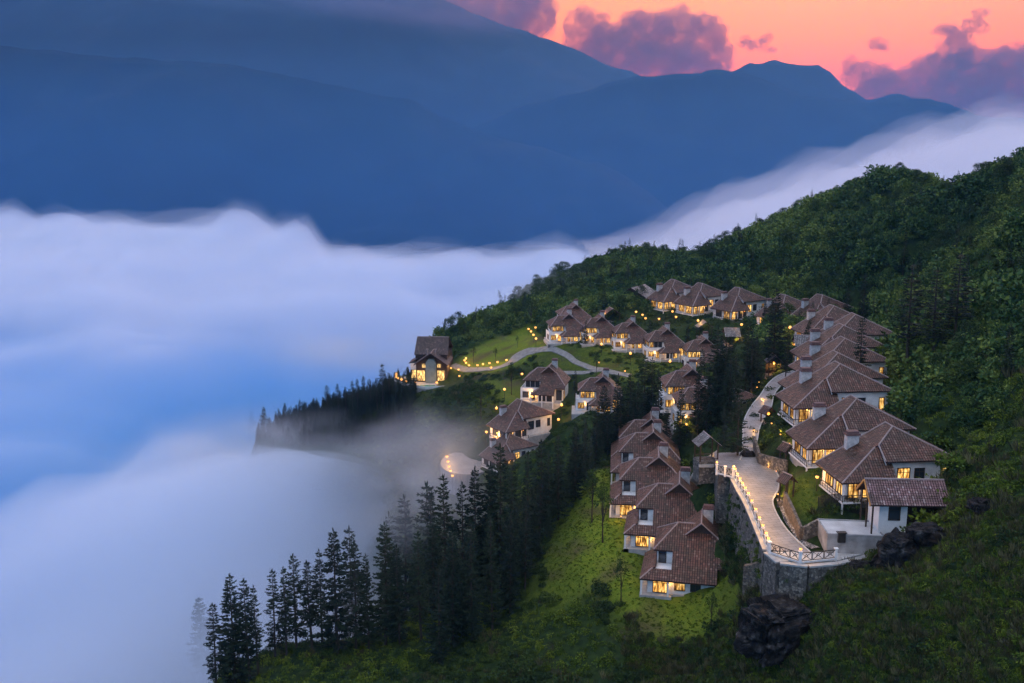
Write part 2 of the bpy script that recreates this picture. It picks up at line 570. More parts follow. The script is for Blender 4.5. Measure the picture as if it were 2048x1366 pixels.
def ground_material():
    m, n, l, b = new_mat("hillside_soil_and_grass")
    t = n.new('ShaderNodeTexCoord')
    at_ = n.new('ShaderNodeAttribute')
    at_.attribute_name = "lawn"
    n1 = n.new('ShaderNodeTexNoise'); n1.inputs['Scale'].default_value = 0.12; n1.inputs['Detail'].default_value = 6
    n2 = n.new('ShaderNodeTexNoise'); n2.inputs['Scale'].default_value = 1.1; n2.inputs['Detail'].default_value = 5
    n3 = n.new('ShaderNodeTexNoise'); n3.inputs['Scale'].default_value = 6.0; n3.inputs['Detail'].default_value = 4
    for q in (n1, n2, n3): l.new(t.outputs['Object'], q.inputs['Vector'])
    def mix(a, c, f):
        x = n.new('ShaderNodeMix'); x.data_type = 'RGBA'
        for k, s in ((6, a), (7, c)):
            if isinstance(s, tuple): x.inputs[k].default_value = (*s, 1)
            else: l.new(s, x.inputs[k])
        if isinstance(f, float): x.inputs[0].default_value = f
        else: l.new(f, x.inputs[0])
        return x.outputs[2]
    def rng_(s, lo, hi):
        x = n.new('ShaderNodeMapRange'); x.inputs[1].default_value = lo; x.inputs[2].default_value = hi
        l.new(s, x.inputs[0]); return x.outputs[0]
    wild = mix((0.012, 0.026, 0.009), (0.028, 0.050, 0.012), rng_(n2.outputs[0], .35, .65))
    wild = mix(wild, (0.040, 0.032, 0.020), rng_(n1.outputs[0], .55, .75))
    grass = mix((0.10, 0.16, 0.012), (0.19, 0.225, 0.02), rng_(n2.outputs[0], .3, .7))
    grass = mix(grass, (0.105, 0.088, 0.034), rng_(n1.outputs[0], .50, .70))
    grass = mix(grass, (0.045, 0.085, 0.012), rng_(n3.outputs[0], .55, .8))
    col = mix(wild, grass, at_.outputs['Fac'])
    l.new(col, b.inputs['Base Color'])
    b.inputs['Roughness'].default_value = 0.95
    b.inputs['Specular IOR Level'].default_value = 0.1
    bp = n.new('ShaderNodeBump'); bp.inputs['Strength'].default_value = 0.7; bp.inputs['Distance'].default_value = 0.35
    l.new(n3.outputs[0], bp.inputs['Height']); l.new(bp.outputs[0], b.inputs['Normal'])
    return m
me = grid_mesh("hillside", GXX, GYY, GZ, ground_material())
la = me.attributes.new("lawn", 'FLOAT', 'POINT')
la.data.foreach_set("value", lawn.ravel().astype(np.float32))
hill = mesh_obj("hillside", me)
tag(hill, "steep grassy hillside carrying the villas down into the cloud", "hillside", kind="structure")

# valley floor, far below the cloud, out to the horizon
m_valley = mat_noise("valley_forest", (0.004, 0.012, 0.014), (0.008, 0.02, 0.02), 0.004, 0.95)
v = MB(); v.poly([(-9000, -300, ZC - 300), (9000, -300, ZC - 300), (9000, 7800, ZC - 300), (-9000, 7800, ZC - 300)])
tag(v.build("valley_floor", m_valley), "dark wooded valley floor far below the cloud", "ground", kind="structure")

# mountain ranges behind the cloud
m_mtn = mat_noise("mountain_haze_tint", (0.001, 0.011, 0.020), (0.003, 0.024, 0.040), 0.006, 0.95, detail=6)  # dark forest pushed towards blue, haze put into the base colour
def ridge(name, sky_pts, D, label, foot=-290, slope=0.75, seed=0.0, amp=1.0, step=30, jag=1.0):
    xs = [at(px, py, D).x for px, py in sky_pts]
    zs = [at(px, py, D).z for px, py in sky_pts]
    X = np.arange(xs[0], xs[-1] + step, step)
    crest = np.interp(X, xs, zs)
    depth = (crest.max() - (ZC + foot)) / slope
    V = np.concatenate([np.linspace(-1, 0, 46), np.linspace(0.04, 0.5, 10)])
    XX, VV = np.meshgrid(X, V)
    ZZ = np.zeros_like(XX)
    YY = D + VV * depth
    for j in range(len(V)):
        for i in range(len(X)):
            vv = V[j]
            x, y = X[i], YY[j, i]
            fall = abs(vv)
            nz = mnoise.fractal(Vector((x * 0.0016, y * 0.0008, seed)), 1.0, 2.1, 5)
            rd = mnoise.ridged_multi_fractal(Vector((x * 0.0022, y * 0.0011, seed + 5)), 1.0, 2.0, 5, 1.0, 2.0)
            fine = mnoise.fractal(Vector((x * 0.012, y * 0.012, seed + 9)), 1.0, 2.0, 4)
            base = crest[i] * 1.0 - (crest[i] - (ZC + foot)) * min(1, fall) ** 0.85
            k = min(1, fall * 5)
            ZZ[j, i] = base + amp * k * (nz * 70 + (rd - 1.2) * 55) * (1 - 0.5 * fall) + fine * 7 * jag * D / 3000
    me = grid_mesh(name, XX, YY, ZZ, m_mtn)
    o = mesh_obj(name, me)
    tag(o, label, "mountain", kind="structure")
    return o
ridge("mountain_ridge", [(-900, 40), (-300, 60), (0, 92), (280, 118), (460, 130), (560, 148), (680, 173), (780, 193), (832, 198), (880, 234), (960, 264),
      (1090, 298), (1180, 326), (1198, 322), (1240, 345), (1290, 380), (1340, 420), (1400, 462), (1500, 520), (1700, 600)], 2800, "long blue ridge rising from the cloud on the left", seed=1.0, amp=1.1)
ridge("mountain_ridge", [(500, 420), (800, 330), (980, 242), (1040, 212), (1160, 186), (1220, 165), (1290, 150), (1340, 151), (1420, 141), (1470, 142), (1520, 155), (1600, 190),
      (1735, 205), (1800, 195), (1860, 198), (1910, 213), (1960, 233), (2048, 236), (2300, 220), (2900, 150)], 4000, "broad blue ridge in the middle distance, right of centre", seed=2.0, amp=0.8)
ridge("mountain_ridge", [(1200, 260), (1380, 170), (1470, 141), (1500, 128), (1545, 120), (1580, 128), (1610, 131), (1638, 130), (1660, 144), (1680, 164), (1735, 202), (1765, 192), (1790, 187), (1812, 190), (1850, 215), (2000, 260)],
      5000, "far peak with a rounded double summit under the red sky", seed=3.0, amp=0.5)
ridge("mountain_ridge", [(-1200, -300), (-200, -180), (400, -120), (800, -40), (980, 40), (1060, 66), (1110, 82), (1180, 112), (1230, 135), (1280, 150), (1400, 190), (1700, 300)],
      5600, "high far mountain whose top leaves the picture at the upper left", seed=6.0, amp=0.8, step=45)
# ------------------------------------------------------------------ air, cloud sea, clouds
def closed_cloud(name, X, Y, top, bot, mat, label):
    """closed body of cloud between two height fields"""
    XX, YY = np.meshgrid(X, Y)
    ny, nx = XX.shape
    v = np.concatenate([np.stack([XX.ravel(), YY.ravel(), top.ravel()], 1), np.stack([XX.ravel(), YY.ravel(), bot.ravel()], 1)])
    i = np.arange(nx * ny).reshape(ny, nx)
    o = nx * ny
    q = np.stack([i[:-1, :-1], i[:-1, 1:], i[1:, 1:], i[1:, :-1]], -1).reshape(-1, 4)
    f = [tuple(t) for t in q] + [tuple(t[::-1] + o) for t in q]
    rim = list(i[0, :]) + list(i[1:, -1]) + list(i[-1, -2::-1]) + list(i[-2:0, 0])
    for a, b in zip(rim, rim[1:] + rim[:1]):
        f.append((a, a + o, b + o, b))
    me = bpy.data.meshes.new(name)
    me.from_pydata(v.tolist(), [], [tuple(int(x) for x in t) for t in f])
    me.materials.append(mat)
    me.polygons.foreach_set("use_smooth", np.ones(len(f), dtype=bool))
    ob = mesh_obj(name, me)
    tag(ob, label, "cloud", kind="stuff")
    return ob
m_deck = mat_volume("cloud_white", (0.84, 0.905, 0.998), 0.020, 0.1)
m_mist = mat_volume("cloud_blue_valley_mist", (0.22, 0.60, 0.96), 0.012, 0.1)
m_thin = mat_volume("thin_mist", (0.93, 0.94, 0.98), 0.012, 0.1)
m_bank = mat_volume("cloud_bank", (0.95, 0.94, 0.98), 0.010, 0.1)
m_haze = mat_volume("blue_haze", (0.13, 0.38, 0.80), 0.000110, 0.6)

def deck_noise(x, y):
    a = mnoise.fractal(Vector((x / 260, y / 420, 1.7)), 1.0, 2.0, 4)
    b = mnoise.fractal(Vector((x / 90, y / 90, 8.1)), 1.0, 2.0, 3)
    return a, b
HOLLOWS = [(-160, 540, 190, 120, 50), (-520, 520, 160, 70, 26), (-330, 690, 200, 50, 22), (-60, 460, 90, 80, 26), (-250, 330, 110, 70, 34), (-80, 215, 50, 40, -8), (-260, 800, 260, 70, 16), (-480, 900, 200, 60, 18), (-120, 830, 120, 50, 12), (-230, 215, 60, 40, 12), (-420, 620, 160, 90, 18), (-130, 260, 70, 45, 12), (-60, 690, 160, 90, 16)]
def far_edge(x):
    return np.interp(x, [-2400, -1200, -760, -560, -300, -190, 0, 120, 400], [1750, 1600, 1480, 1460, 1330, 1120, 1060, 1080, 1100])
X = np.arange(-1500, 420, 14.0)
Yv = np.concatenate([np.arange(60, 700, 12.0), np.arange(700, 1760, 16.0)])
top = np.zeros((len(Yv), len(X)))
for j, y in enumerate(Yv):
    fe = far_edge(X)
    for i, x in enumerate(X):
        a, b = deck_noise(x, y)
        c_ = mnoise.fractal(Vector((x / 34, y / 60, 5.5)), 1.0, 2.0, 3)
        st = mnoise.fractal(Vector((x / 420 + y / 900, y / 110, 3.1)), 1.0, 2.0, 3)
        far_ = min(1.0, max(0.0, (y - 350) / 500))
        z = -108 + a * 24 + st * 17 + (abs(b) * 22 - 5) * (.25 + .75 * far_) + c_ * (1.0 + 6.0 * far_)
        # crest of billows along the far edge
        d = (fe[i] - y) / 150
        z += 24 * math.exp(-(d - 1.0) ** 2) * (0.7 + 1.1 * mnoise.fractal(Vector((x / 130, y / 160, 4)), 1.0, 2.0, 4))
        for hx, hy, sx, sy, dep in HOLLOWS:
            z -= dep * math.exp(-((x - hx) / sx) ** 2 - ((y - hy) / sy) ** 2)
        w_ = math.exp(-((x + 68) / 72) ** 2 - ((y - 286) / 46) ** 2)
        z = z * (1 - w_) + (-87 + 3 * b + 2 * c_) * w_
        w2 = math.exp(-((x + 118) / 34) ** 2 - ((y - 346) / 34) ** 2)
        z = z * (1 - w2) + (-99 + 4 * b) * w2
        if d < 0.9:
            z -= (0.9 - d) * 60
        top[j, i] = ZC + z
bot = np.full_like(top, ZC - 175)
top = np.maximum(top, bot + 0.5)
closed_cloud("cloud_sea", X, Yv, top, bot, m_deck, "pale lavender sea of cloud filling the valley on the left")
for vi, (dz, sx_, sy_, am_, dn_) in enumerate(((5, 46, 80, 9, .0055), (10, 70, 130, 14, .0035), (16, 120, 230, 18, .002))):
    m_veil = mat_volume("cloud_veil", (0.90, 0.93, 0.99), dn_, 0.1)
    tv = top[::2, ::2].copy()
    for j, y in enumerate(Yv[::2]):
        for i, x in enumerate(X[::2]):
            f_ = .3 + .7 * min(1.0, max(0.0, (y - 250) / 500))
            tv[j, i] += (dz + am_ * (mnoise.fractal(Vector((x / sx_ + 7 * vi, y / sy_, 11.3 * vi)), .8, 2.1, 5))) * f_
    closed_cloud("cloud_sea", X[::2], Yv[::2], np.maximum(tv, bot[::2, ::2] + 1), bot[::2, ::2] - 1 - vi, m_veil, ("torn", "thin", "faintest")[vi] + " veil of mist over the sea of cloud")
# thicker fog filling the bay below the headland
m_bay = mat_volume("bay_fog", (0.83, 0.90, 1.0), 0.022, 0.1)
Xy = np.arange(-190, 8, 6.0); Yy = np.arange(176, 372, 6.0)
ty = np.zeros((len(Yy), len(Xy)))
for j, y in enumerate(Yy):
    for i, x in enumerate(Xy):
        w_ = math.exp(-((x + 72) / 66) ** 2 - ((y - 280) / 44) ** 2)
        nz = mnoise.fractal(Vector((x / 40, y / 30, 6.6)), 1.0, 2.0, 4)
        ty[j, i] = ZC - 116 + 27 * w_ + nz * 5 * (w_ + .2) - 25 * max(0, (abs(x + 92) - 80) / 20) - 25 * max(0, (abs(y - 274) - 80) / 20)
by = np.full_like(ty, ZC - 150)
closed_cloud("bay_fog", Xy, Yy, np.maximum(ty, by + .5), by, m_bay, "dense bright fog filling the bay below the headland")
# blue mist lying under the cloud
Xb = np.array([-1700, 420.0]); Yb = np.array([60.0, 1050.0])
closed_cloud("valley_mist", Xb, Yb, np.full((2, 2), ZC - 128.0), np.full((2, 2), ZC - 290.0), m_mist, "blue mist lying in the valley under the cloud sea")
m_low = mat_volume("low_blue_haze", (0.14, 0.45, 0.92), 0.0008, 0.3)
closed_cloud("valley_mist", np.array([-3500, 2500.0]), np.array([1500.0, 2450.0]), np.array([[ZC - 150.0, ZC - 150], [ZC + 260, ZC + 260]]), np.full((2, 2), ZC - 290.0), m_low, "blue haze pooling between the cloud sea and the mountains")
# bank of cloud climbing behind the wooded hill
D = 850
prof = [(1180, 520), (1300, 500), (1370, 470), (1420, 420), (1470, 392), (1560, 372), (1610, 350), (1660, 330), (1720, 335), (1780, 310), (1850, 290), (1900, 262), (1960, 245), (2048, 244), (2200, 215), (2600, 160)]
bx = [at(p, q, D).x for p, q in prof]
bz = [at(p, q, D).z for p, q in prof]
Xk = np.arange(bx[0], bx[-1], 9.0)
Yk = np.arange(700, 1100, 10.0)
tk = np.zeros((len(Yk), len(Xk)))
for j, y in enumerate(Yk):
    for i, x in enumerate(Xk):
        c = np.interp(x, bx, bz)
        f = 1 - ((y - 860) / 190) ** 2
        nz = mnoise.fractal(Vector((x / 55, y / 60, 2.2)), 1.0, 2.0, 4) * 1.5
        base = ZC - 170
        tk[j, i] = base + (c - base) * max(0, f) ** 0.5 + nz * 9 * (0.3 + max(0, f))
bk = np.full_like(tk, ZC - 190)
tk = np.maximum(tk, bk + 0.5)
closed_cloud("cloud_bank", Xk, Yk, tk, bk, m_bank, "pink-white bank of cloud climbing behind the wooded hill")
m_bveil = mat_volume("cloud_bank_veil", (0.95, 0.94, 0.98), 0.0035, 0.1)
closed_cloud("cloud_bank", Xk[::2] - 6, Yk[::2], np.maximum(tk[::2, ::2] + 16, bk[::2, ::2] + 1), bk[::2, ::2] - 1, m_bveil, "thin veil over the cloud bank behind the wooded hill")

def mat_wisp(name, color, density, seed, nscale=1.6):
    """mist that thins out towards its edge and is torn by noise"""
    m = bpy.data.materials.new(name)
    m.use_nodes = True
    n, l = m.node_tree.nodes, m.node_tree.links
    n.clear()
    out = n.new('ShaderNodeOutputMaterial')
    pv = n.new('ShaderNodeVolumePrincipled')
    pv.inputs['Color'].default_value = (*color, 1)
    pv.inputs['Anisotropy'].default_value = 0.1
    t = n.new('ShaderNodeTexCoord')
    ln = n.new('ShaderNodeVectorMath'); ln.operation = 'LENGTH'
    l.new(t.outputs['Object'], ln.inputs[0])
    mr = n.new('ShaderNodeMapRange'); mr.interpolation_type = 'SMOOTHSTEP'
    mr.inputs[1].default_value = 1.0; mr.inputs[2].default_value = 0.15
    l.new(ln.outputs['Value'], mr.inputs[0])
    mp = n.new('ShaderNodeMapping'); mp.inputs['Location'].default_value = (seed, seed * 2.3, 0)
    l.new(t.outputs['Object'], mp.inputs[0])
    nz = n.new('ShaderNodeTexNoise'); nz.inputs['Scale'].default_value = nscale; nz.inputs['Detail'].default_value = 2
    l.new(mp.outputs[0], nz.inputs['Vector'])
    m2 = n.new('ShaderNodeMapRange'); m2.inputs[1].default_value = 0.32; m2.inputs[2].default_value = 0.7
    l.new(nz.outputs[0], m2.inputs[0])
    mu = n.new('ShaderNodeMath'); mu.operation = 'MULTIPLY'
    l.new(mr.outputs[0], mu.inputs[0]); l.new(m2.outputs[0], mu.inputs[1])
    m3 = n.new('ShaderNodeMath'); m3.operation = 'MULTIPLY'; m3.inputs[1].default_value = density
    l.new(mu.outputs[0], m3.inputs[0]); l.new(m3.outputs[0], pv.inputs['Density'])
    l.new(pv.outputs[0], out.inputs['Volume'])
    return m
_wm = None
def wisp(px, py, Y, rx, ry, rz_, dens, label, tilt=0.0, seed=0.0, turn=0.0, color=(0.94, 0.94, 0.97)):
    global _wm
    if _wm is None:
        bm = bmesh.new(); bmesh.ops.create_icosphere(bm, subdivisions=3, radius=1.02)
        _wm = bpy.data.meshes.new("mist_wisp"); bm.to_mesh(_wm); bm.free()
    me = _wm.copy()
    me.materials.append(mat_wisp("drifting_mist", color, dens, seed))
    o = mesh_obj("mist_wisp", me)
    o.location = at(px, py, Y)
    o.scale = (rx, ry, rz_)
    o.rotation_euler = (0, tilt, turn)
    tag(o, label, "mist", kind="stuff")
    return o
wisp(830, 890, 265, 32, 34, 12, .028, "pale mist between the headland and the near conifers", seed=2, tilt=R(-6))
wisp(862, 955, 235, 24, 24, 12, .02, "mist curling up onto the round terrace", seed=1, tilt=R(-10))
wisp(955, 692, 372, 34, 14, 6, .08, "streak of mist behind the headland lodge", seed=3, tilt=R(-16))
wisp(975, 890, 250, 18, 16, 9, .008, "faint mist in front of the lower villas", seed=4)
wisp(840, 1010, 215, 26, 22, 14, .030, "mist drifting among the conifer tops below the round terrace", seed=5)
wisp(520, 880, 335, 50, 36, 13, .05, "mist swallowing the tip of the headland", seed=6)
wisp(690, 885, 300, 44, 36, 10, .022, "mist lapping at the flank of the headland", seed=10)
wisp(1050, 600, 415, 40, 25, 10, .035, "mist at the wooded edge beyond the far villas", seed=7, tilt=R(-20))
wisp(770, 700, 400, 80, 50, 14, .03, "mist lying behind the headland lodge over the cloud", seed=8)
wisp(640, 1230, 215, 30, 20, 14, .03, "mist glowing between the trunks of the foreground conifers", seed=9)

wisp(820, 10, 5100, 900, 300, 170, .0035, "dark cloud wrapped round the top of the high far mountain", seed=12, color=(0.50, 0.36, 0.46), tilt=R(6))
wisp(560, -20, 5000, 900, 300, 150, .003, "dark cloud along the crest at the top left", seed=14, color=(0.30, 0.36, 0.52), tilt=R(4))
# sunset clouds standing beyond the mountains
def mat_sky_cloud(name, color, density, scale, seed):
    """cumulus: solid towards the middle, frayed by noise towards the rim"""
    m = bpy.data.materials.new(name)
    m.use_nodes = True
    n, l = m.node_tree.nodes, m.node_tree.links
    n.clear()
    out = n.new('ShaderNodeOutputMaterial'); pv = n.new('ShaderNodeVolumePrincipled')
    pv.inputs['Color'].default_value = (*color, 1)
    t = n.new('ShaderNodeTexCoord')
    nz = n.new('ShaderNodeTexNoise'); nz.inputs['Scale'].default_value = scale; nz.inputs['Detail'].default_value = 4; nz.inputs['Roughness'].default_value = .6
    mp = n.new('ShaderNodeMapping'); mp.inputs['Location'].default_value = (seed, seed, seed)
    l.new(t.outputs['Object'], mp.inputs[0]); l.new(mp.outputs[0], nz.inputs['Vector'])
    mr = n.new('ShaderNodeMapRange'); mr.inputs[1].default_value = 0.33; mr.inputs[2].default_value = 0.50; mr.inputs[4].default_value = density
    l.new(nz.outputs[0], mr.inputs[0]); l.new(mr.outputs[0], pv.inputs['Density'])
    l.new(pv.outputs[0], out.inputs['Volume'])
    m.cycles.volume_step_rate = 0.5
    return m
m_cloud = mat_sky_cloud("dusk_cloud", (0.60, 0.20, 0.18), 0.010, 0.006, 3.0)
m_cloud2 = mat_sky_cloud("dusk_cloud_thin", (0.60, 0.20, 0.18), 0.012, 0.014, 8.0)
def sky_cloud(label, balls, D=9000, seed=0.0, mat=None, amp=0.3):
    """balls: picture place and radius (picture pixels of the 2048 frame), flattened lumps"""
    bm = bmesh.new()
    k = D / 2000.0
    for (px, py, rx, ry) in balls:
        c = at(px, py, D + random.uniform(-150, 150))
        sub = bmesh.new()
        bmesh.ops.create_icosphere(sub, subdivisions=4, radius=1)
        for vtx in sub.verts:
            p = vtx.co.copy()
            q = p * 1.3 + Vector((seed + px * .01, py * .013, seed))
            n = mnoise.fractal(q, 1.0, 2.0, 2) * 0.8 + mnoise.fractal(q * 3.1, 0.7, 2.0, 6) * 0.8
            p *= 1 + amp * n
            vtx.co = Vector((p.x * rx * k, p.y * 0.6 * (rx + ry) * 0.5 * k, p.z * ry * k)) + c
        tmp = bpy.data.meshes.new("t"); sub.to_mesh(tmp); sub.free()
        bm.from_mesh(tmp); bpy.data.meshes.remove(tmp)
    me = bpy.data.meshes.new("cloud")
    bm.to_mesh(me); bm.free()
    me.materials.append(mat or m_cloud)
    me.polygons.foreach_set("use_smooth", np.ones(len(me.polygons), dtype=bool))
    o = mesh_obj("cloud", me)
    rm = o.modifiers.new("merge", 'REMESH')
    rm.mode = 'VOXEL'; rm.voxel_size = k * 2.4; rm.use_smooth_shade = True
    tag(o, label, "cloud", "clouds in the red evening sky")
    return o
sky_cloud("purple cloud hanging over the high far mountain at the top edge", [(1030, 20, 75, 60), (980, 60, 90, 60), (1075, 40, 35, 38), (900, 20, 90, 60)], seed=1)
sky_cloud("biggest purple cumulus cloud above the gap between the mountains", [(1175, 70, 45, 50), (1150, 45, 25, 22), (1240, 100, 70, 55), (1290, 70, 60, 45), (1350, 60, 50, 42), (1410, 75, 42, 45), (1425, 110, 40, 35), (1330, 120, 110, 40), (1200, 130, 80, 40), (1365, 18, 9, 14), (1270, 35, 30, 14)], seed=2)
sky_cloud("small ragged cloud to the right of the big cumulus", [(1510, 88, 30, 11), (1535, 75, 14, 9), (1490, 78, 12, 8), (1540, 100, 16, 6)], seed=3, mat=m_cloud2, amp=0.55)
sky_cloud("smallest lone puff of cloud in the red sky", [(1755, 88, 19, 13), (1768, 96, 12, 8)], seed=4, mat=m_cloud2, amp=0.5)
sky_cloud("ragged cloud tower rising from the right-hand cloud bank", [(1915, 90, 34, 34), (1895, 60, 28, 12), (1950, 50, 26, 16), (1960, 25, 18, 8), (1880, 115, 18, 14), (1930, 120, 22, 22), (2005, 105, 24, 14)], seed=5, mat=m_cloud2, amp=0.55)
sky_cloud("wide purple cloud bank low on the right over the mountains", [(1740, 160, 55, 35), (1700, 130, 18, 18), (1800, 190, 80, 50), (1880, 170, 80, 60), (1960, 160, 90, 62), (2060, 150, 90, 62), (1990, 210, 160, 40), (2200, 170, 110, 80), (2040, 108, 14, 8)], seed=6)
sky_cloud("grey-purple cloud low between the cumulus and the double summit", [(1445, 130, 24, 14), (1420, 142, 34, 16)], seed=8, mat=m_cloud2)

# the blue evening air
hz = MB(); hz.box(-8500, -250, ZC - 302, 8500, 6900, ZC + 1500)
tag(hz.build("haze", m_haze), "blue evening haze over the valley", "haze", kind="stuff")
# ------------------------------------------------------------------ building materials
def mat_tile():
    m, n, l, b = new_mat("clay_roof_tile")
    a = n.new('ShaderNodeAttribute'); a.attribute_name = "tint"
    t = n.new('ShaderNodeTexCoord')
    nz = n.new('ShaderNodeTexNoise'); nz.inputs['Scale'].default_value = 0.55; nz.inputs['Detail'].default_value = 5
    l.new(t.outputs['Object'], nz.inputs['Vector'])
    r1 = n.new('ShaderNodeMapRange'); r1.inputs[1].default_value = .35; r1.inputs[2].default_value = .7
    l.new(nz.outputs[0], r1.inputs[0])
    cr = n.new('ShaderNodeValToRGB')
    set_ramp(cr, [(0.0, (0.056, 0.026, 0.017)), (0.45, (0.135, 0.056, 0.037)), (0.8, (0.19, 0.083, 0.056)), (1.0, (0.24, 0.15, 0.115))])
    l.new(a.outputs['Fac'], cr.inputs[0])
    mx = n.new('ShaderNodeMix'); mx.data_type = 'RGBA'
    l.new(r1.outputs[0], mx.inputs[0]); l.new(cr.outputs[0], mx.inputs[6])
    mx.inputs[7].default_value = (0.050, 0.044, 0.028, 1)
    sc = n.new('ShaderNodeMath'); sc.operation = 'MULTIPLY'; sc.inputs[1].default_value = 0.7
    l.new(r1.outputs[0], sc.inputs[0]); l.new(sc.outputs[0], mx.inputs[0])
    oi = n.new('ShaderNodeObjectInfo'); hs = n.new('ShaderNodeHueSaturation'); mr = n.new('ShaderNodeMapRange')
    mr.inputs[3].default_value = 0.85; mr.inputs[4].default_value = 1.15
    l.new(oi.outputs['Random'], mr.inputs[0]); l.new(mr.outputs[0], hs.inputs['Value']); l.new(mx.outputs[2], hs.inputs['Color'])
    l.new(hs.outputs[0], b.inputs['Base Color'])
    b.inputs['Roughness'].default_value = 0.5
    b.inputs['Specular IOR Level'].default_value = 0.4
    return m
M_TILE = mat_tile()
M_SLAB = mat_noise("roof_underlay", (0.030, 0.017, 0.016), (0.05, 0.03, 0.028), 2.0, 0.9)
M_CAP = mat_noise("ridge_tile", (0.26, 0.19, 0.18), (0.36, 0.28, 0.26), 2.5, 0.6)
M_WALL = mat_noise("white_plaster", (0.62, 0.61, 0.60), (0.78, 0.77, 0.75), 0.8, 0.85, bump=0.15, lo=.3, hi=.6, objrand=0.06)
M_COPE = mat_noise("chimney_tile_cap", (0.10, 0.055, 0.05), (0.18, 0.10, 0.09), 4.0, 0.7)
M_TIMBER = mat_noise("dark_timber", (0.035, 0.022, 0.016), (0.06, 0.04, 0.028), 5.0, 0.7)
M_BASE = mat_noise("pale_concrete", (0.30, 0.29, 0.28), (0.42, 0.41, 0.39), 1.2, 0.85, bump=0.2)
M_CHIM = mat_noise("chimney_render", (0.34, 0.335, 0.33), (0.58, 0.57, 0.56), 2.2, 0.85, bump=0.4, bscale=7)
def mat_lit(name, strength, base=(1.0, 0.46, 0.08)):
    """window of a lit room: lamps, curtains and furniture behind glass, brighter and dimmer in places"""
    m, n, l, b = new_mat(name)
    t = n.new('ShaderNodeTexCoord')
    oi = n.new('ShaderNodeObjectInfo')
    ad = n.new('ShaderNodeVectorMath'); ad.operation = 'ADD'
    l.new(t.outputs['Object'], ad.inputs[0]); l.new(oi.outputs['Location'], ad.inputs[1])
    sx = n.new('ShaderNodeMapping'); sx.inputs['Scale'].default_value = (2.6, 2.6, 0.8)
    l.new(ad.outputs[0], sx.inputs[0])
    nz = n.new('ShaderNodeTexNoise'); nz.inputs['Scale'].default_value = 1.0; nz.inputs['Detail'].default_value = 2
    l.new(sx.outputs[0], nz.inputs['Vector'])
    mr = n.new('ShaderNodeMapRange'); mr.inputs[1].default_value = .36; mr.inputs[2].default_value = .64
    mr.inputs[3].default_value = 0.04; mr.inputs[4].default_value = 1.0
    l.new(nz.outputs[0], mr.inputs[0])
    rm = n.new('ShaderNodeMapRange'); rm.inputs[3].default_value = 0.45; rm.inputs[4].default_value = 1.25
    l.new(oi.outputs['Random'], rm.inputs[0])
    mu = n.new('ShaderNodeMath'); mu.operation = 'MULTIPLY'; l.new(mr.outputs[0], mu.inputs[0]); l.new(rm.outputs[0], mu.inputs[1])
    mu2 = n.new('ShaderNodeMath'); mu2.operation = 'MULTIPLY'; l.new(mu.outputs[0], mu2.inputs[0]); mu2.inputs[1].default_value = strength
    cr = n.new('ShaderNodeValToRGB')
    set_ramp(cr, [(0.0, (base[0] * .8, base[1] * .6, base[2] * .5)), (0.5, base), (1.0, (1.0, 0.66, 0.22))])
    l.new(mr.outputs[0], cr.inputs[0])
    l.new(cr.outputs[0], b.inputs['Emission Color']); l.new(mu2.outputs[0], b.inputs['Emission Strength'])
    b.inputs['Base Color'].default_value = (0.05, 0.03, 0.015, 1)
    b.inputs['Roughness'].default_value = 0.15
    return m
M_LIT = mat_lit("lit_window_glass", 1.4)
M_LITHOT = mat_lit("bright_lit_window_glass", 1.9)
M_LITFAR = mat_lit("far_lit_window_glass", 2.2, (1.0, 0.60, 0.20))
def mat_glass():
    m, n, l, b = new_mat("dark_window_glass")
    b.inputs['Base Color'].default_value = (0.03, 0.04, 0.05, 1)
    b.inputs['Roughness'].default_value = 0.08
    b.inputs['Specular IOR Level'].default_value = 0.7
    return m
M_GLASS = mat_glass()
def mat_stone(name, c1, c2, c3, scale=2.2, joint=(0.10, 0.095, 0.09)):
    m, n, l, b = new_mat(name)
    t = n.new('ShaderNodeTexCoord')
    vo = n.new('ShaderNodeTexVoronoi'); vo.inputs['Scale'].default_value = scale
    vd = n.new('ShaderNodeTexVoronoi'); vd.feature = 'DISTANCE_TO_EDGE'; vd.inputs['Scale'].default_value = scale
    nz = n.new('ShaderNodeTexNoise'); nz.inputs['Scale'].default_value = 1.3; nz.inputs['Detail'].default_value = 3
    l.new(t.outputs['Object'], nz.inputs['Vector'])
    mxv = n.new('ShaderNodeMix'); mxv.data_type = 'VECTOR'; mxv.inputs[0].default_value = 0.06
    l.new(t.outputs['Object'], mxv.inputs[4]); l.new(nz.outputs['Color'], mxv.inputs[5])
    for q in (vo, vd): l.new(mxv.outputs[1], q.inputs['Vector'])
    cr = n.new('ShaderNodeValToRGB')
    set_ramp(cr, [(0.0, c1), (0.5, c2), (1.0, c3)])
    sp = n.new('ShaderNodeSeparateColor'); l.new(vo.outputs['Color'], sp.inputs[0]); l.new(sp.outputs[0], cr.inputs[0])
    er = n.new('ShaderNodeMapRange'); er.inputs[1].default_value = 0.02; er.inputs[2].default_value = 0.09
    l.new(vd.outputs['Distance'], er.inputs[0])
    mx = n.new('ShaderNodeMix'); mx.data_type = 'RGBA'; l.new(er.outputs[0], mx.inputs[0])
    mx.inputs[6].default_value = (*joint, 1); l.new(cr.outputs[0], mx.inputs[7])
    l.new(mx.outputs[2], b.inputs['Base Color'])
    bp = n.new('ShaderNodeBump'); bp.inputs['Strength'].default_value = 1.0; bp.inputs['Distance'].default_value = 0.12
    l.new(er.outputs[0], bp.inputs['Height']); l.new(bp.outputs[0], b.inputs['Normal'])
    b.inputs['Roughness'].default_value = 0.85
    return m
